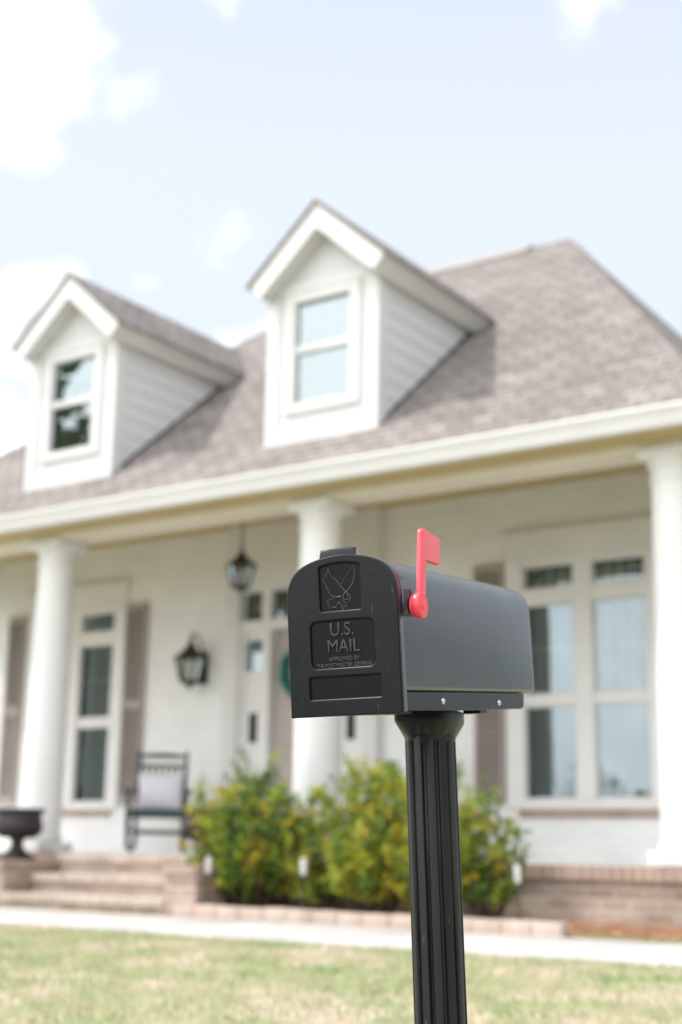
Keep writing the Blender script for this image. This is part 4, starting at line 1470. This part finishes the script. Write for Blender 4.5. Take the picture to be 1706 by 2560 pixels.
glow.inputs['To Max'].default_value = 2.4
nt.links.new(sdot.outputs['Value'], glow.inputs['Value'])
hcol = N(nt, 'ShaderNodeVectorMath', operation='MULTIPLY_ADD')   # bluish base + warm white brightening
nt.links.new(glow.outputs[0], hcol.inputs[0])
hcol.inputs[1].default_value = (5.5, 5.4, 5.3)
hcol.inputs[2].default_value = (4.95, 5.32, 5.8)
nt.links.new(hcol.outputs[0], hz.inputs[7])
# cumulus: soft blobs in fixed compass directions broken up by noise
nz = N(nt, 'ShaderNodeTexNoise')
nz.inputs['Scale'].default_value = 9
nz.inputs['Detail'].default_value = 9
nz.inputs['Roughness'].default_value = 0.58
nt.links.new(tc.outputs['Generated'], nz.inputs['Vector'])
CL = [((-0.655, 0.566, 0.502), 0.074, 0.95), ((-0.605, 0.625, 0.493), 0.045, 0.55), ((-0.549, 0.636, 0.551), 0.04, 0.7), ((-0.34, 0.767, 0.552), 0.034, 0.55), ((-0.682, 0.626, 0.378), 0.036, 0.85),
      ((-0.712, 0.608, 0.345), 0.045, 0.85), ((-0.622, 0.681, 0.386), 0.024, 0.6), ((-0.598, 0.685, 0.416), 0.035, 0.5), ((-0.590, 0.727, 0.345), 0.026, 0.75), ((-0.722, 0.635, 0.270), 0.06, 0.95),
      ((-0.640, 0.70, 0.32), 0.04, 0.5),
      # clouds over the street, seen only in the glass
      ((-0.42, -0.90, 0.16), 0.14, 0.55), ((-0.30, -0.93, 0.06), 0.07, 0.6), ((-0.58, -0.74, 0.35), 0.3, 1.3), ((0.2, -0.9, 0.4), 0.3, 1.0), ((-0.9, -0.1, 0.4), 0.3, 0.9), ((0.6, -0.5, 0.5), 0.3, 0.9), ((0.7, 0.5, 0.45), 0.25, 0.8), ((0, 0, 1), 0.35, 0.6)]
wn = N(nt, 'ShaderNodeTexNoise')
wn.inputs['Scale'].default_value = 14
wn.inputs['Detail'].default_value = 6
nt.links.new(tc.outputs['Generated'], wn.inputs['Vector'])
wsub = N(nt, 'ShaderNodeVectorMath', operation='SUBTRACT')
nt.links.new(wn.outputs['Color'], wsub.inputs[0])
wsub.inputs[1].default_value = (0.5, 0.5, 0.5)
wmad = N(nt, 'ShaderNodeVectorMath', operation='MULTIPLY_ADD')
nt.links.new(wsub.outputs[0], wmad.inputs[0])
wmad.inputs[1].default_value = (0.11, 0.11, 0.11)
nt.links.new(tc.outputs['Generated'], wmad.inputs[2])
acc = None
for d, r, amp in CL:
    dv = Vector(d).normalized()
    di = N(nt, 'ShaderNodeVectorMath', operation='DISTANCE')
    nt.links.new(wmad.outputs[0], di.inputs[0])
    di.inputs[1].default_value = dv
    mr = N(nt, 'ShaderNodeMapRange', interpolation_type='SMOOTHSTEP')
    mr.inputs['From Min'].default_value = r * 1.5
    mr.inputs['From Max'].default_value = 0.0
    mr.inputs['To Min'].default_value = 0.0
    mr.inputs['To Max'].default_value = amp
    nt.links.new(di.outputs['Value'], mr.inputs['Value'])
    if acc is None:
        acc = mr.outputs[0]
    else:
        mxm = N(nt, 'ShaderNodeMath', operation='MAXIMUM')
        nt.links.new(acc, mxm.inputs[0]); nt.links.new(mr.outputs[0], mxm.inputs[1])
        acc = mxm.outputs[0]
sub = N(nt, 'ShaderNodeMapRange')
sub.inputs['From Min'].default_value = 0.25
sub.inputs['From Max'].default_value = 0.75
sub.inputs['To Min'].default_value = -0.55
sub.inputs['To Max'].default_value = 0.36
nt.links.new(nz.outputs['Fac'], sub.inputs['Value'])
# noise bites into the blobs: density = blob + noise*blob-ish
ad = N(nt, 'ShaderNodeMath', operation='ADD')
nt.links.new(acc, ad.inputs[0]); nt.links.new(sub.outputs[0], ad.inputs[1])
den = N(nt, 'ShaderNodeMapRange', interpolation_type='SMOOTHSTEP')
den.inputs['From Min'].default_value = 0.18
den.inputs['From Max'].default_value = 1.10
nt.links.new(ad.outputs[0], den.inputs['Value'])
gate = N(nt, 'ShaderNodeMath', operation='GREATER_THAN')
gate.inputs[1].default_value = 0.0
mixc = N(nt, 'ShaderNodeMix', data_type='RGBA')
nt.links.new(den.outputs[0], mixc.inputs[0])
nt.links.new(hz.outputs[2], mixc.inputs[6])
ccol = N(nt, 'ShaderNodeVectorMath', operation='MULTIPLY_ADD')   # clouds behind the camera brightened by the same added glow
nt.links.new(glow.outputs[0], ccol.inputs[0])
ccol.inputs[1].default_value = (7.0, 6.9, 6.7)
ccol.inputs[2].default_value = (9.6, 9.7, 9.8)
nt.links.new(ccol.outputs[0], mixc.inputs[7])
nt.links.new(mixc.outputs[2], bg.inputs['Color'])
bg.inputs['Strength'].default_value = 0.12

# ------------------------------------------------------------------ camera
cam = D.cameras.new('camera')
cam.sensor_fit = 'VERTICAL'
cam.sensor_height = 36.0
cam.sensor_width = 24.0
cam.lens = 49.371
cam.clip_start = 0.05
cam.clip_end = 2000
cam.dof.use_dof = True
cam.dof.focus_distance = 2.06
cam.dof.aperture_fstop = 3.1
cam.dof.aperture_blades = 0
co = D.objects.new('camera', cam)
COL.objects.link(co)
fw = Vector((-0.554047670776044, 0.7991739455712552, 0.23313554689860783))
rt = Vector((0.8239821078487524, 0.5663690829024767, 0.01671968532403146))
up = Vector((0.11867882899981583, -0.20136302205787457, 0.9723005033912883))
M = Matrix((rt, up, -fw)).transposed().to_4x4()
M.translation = Vector((6.782539649, -9.488592366, 0.083686926))
co.matrix_world = M
SC.camera = co

SC.render.engine = 'CYCLES'
SC.cycles.use_denoising = True
SC.cycles.max_bounces = 10
SC.cycles.diffuse_bounces = 5
SC.cycles.transparent_max_bounces = 16
SC.cycles.sample_clamp_indirect = 8
SC.view_settings.view_transform = 'Standard'
SC.view_settings.look = 'None'
SC.view_settings.exposure = 0.62
SC.view_settings.gamma = 1.0
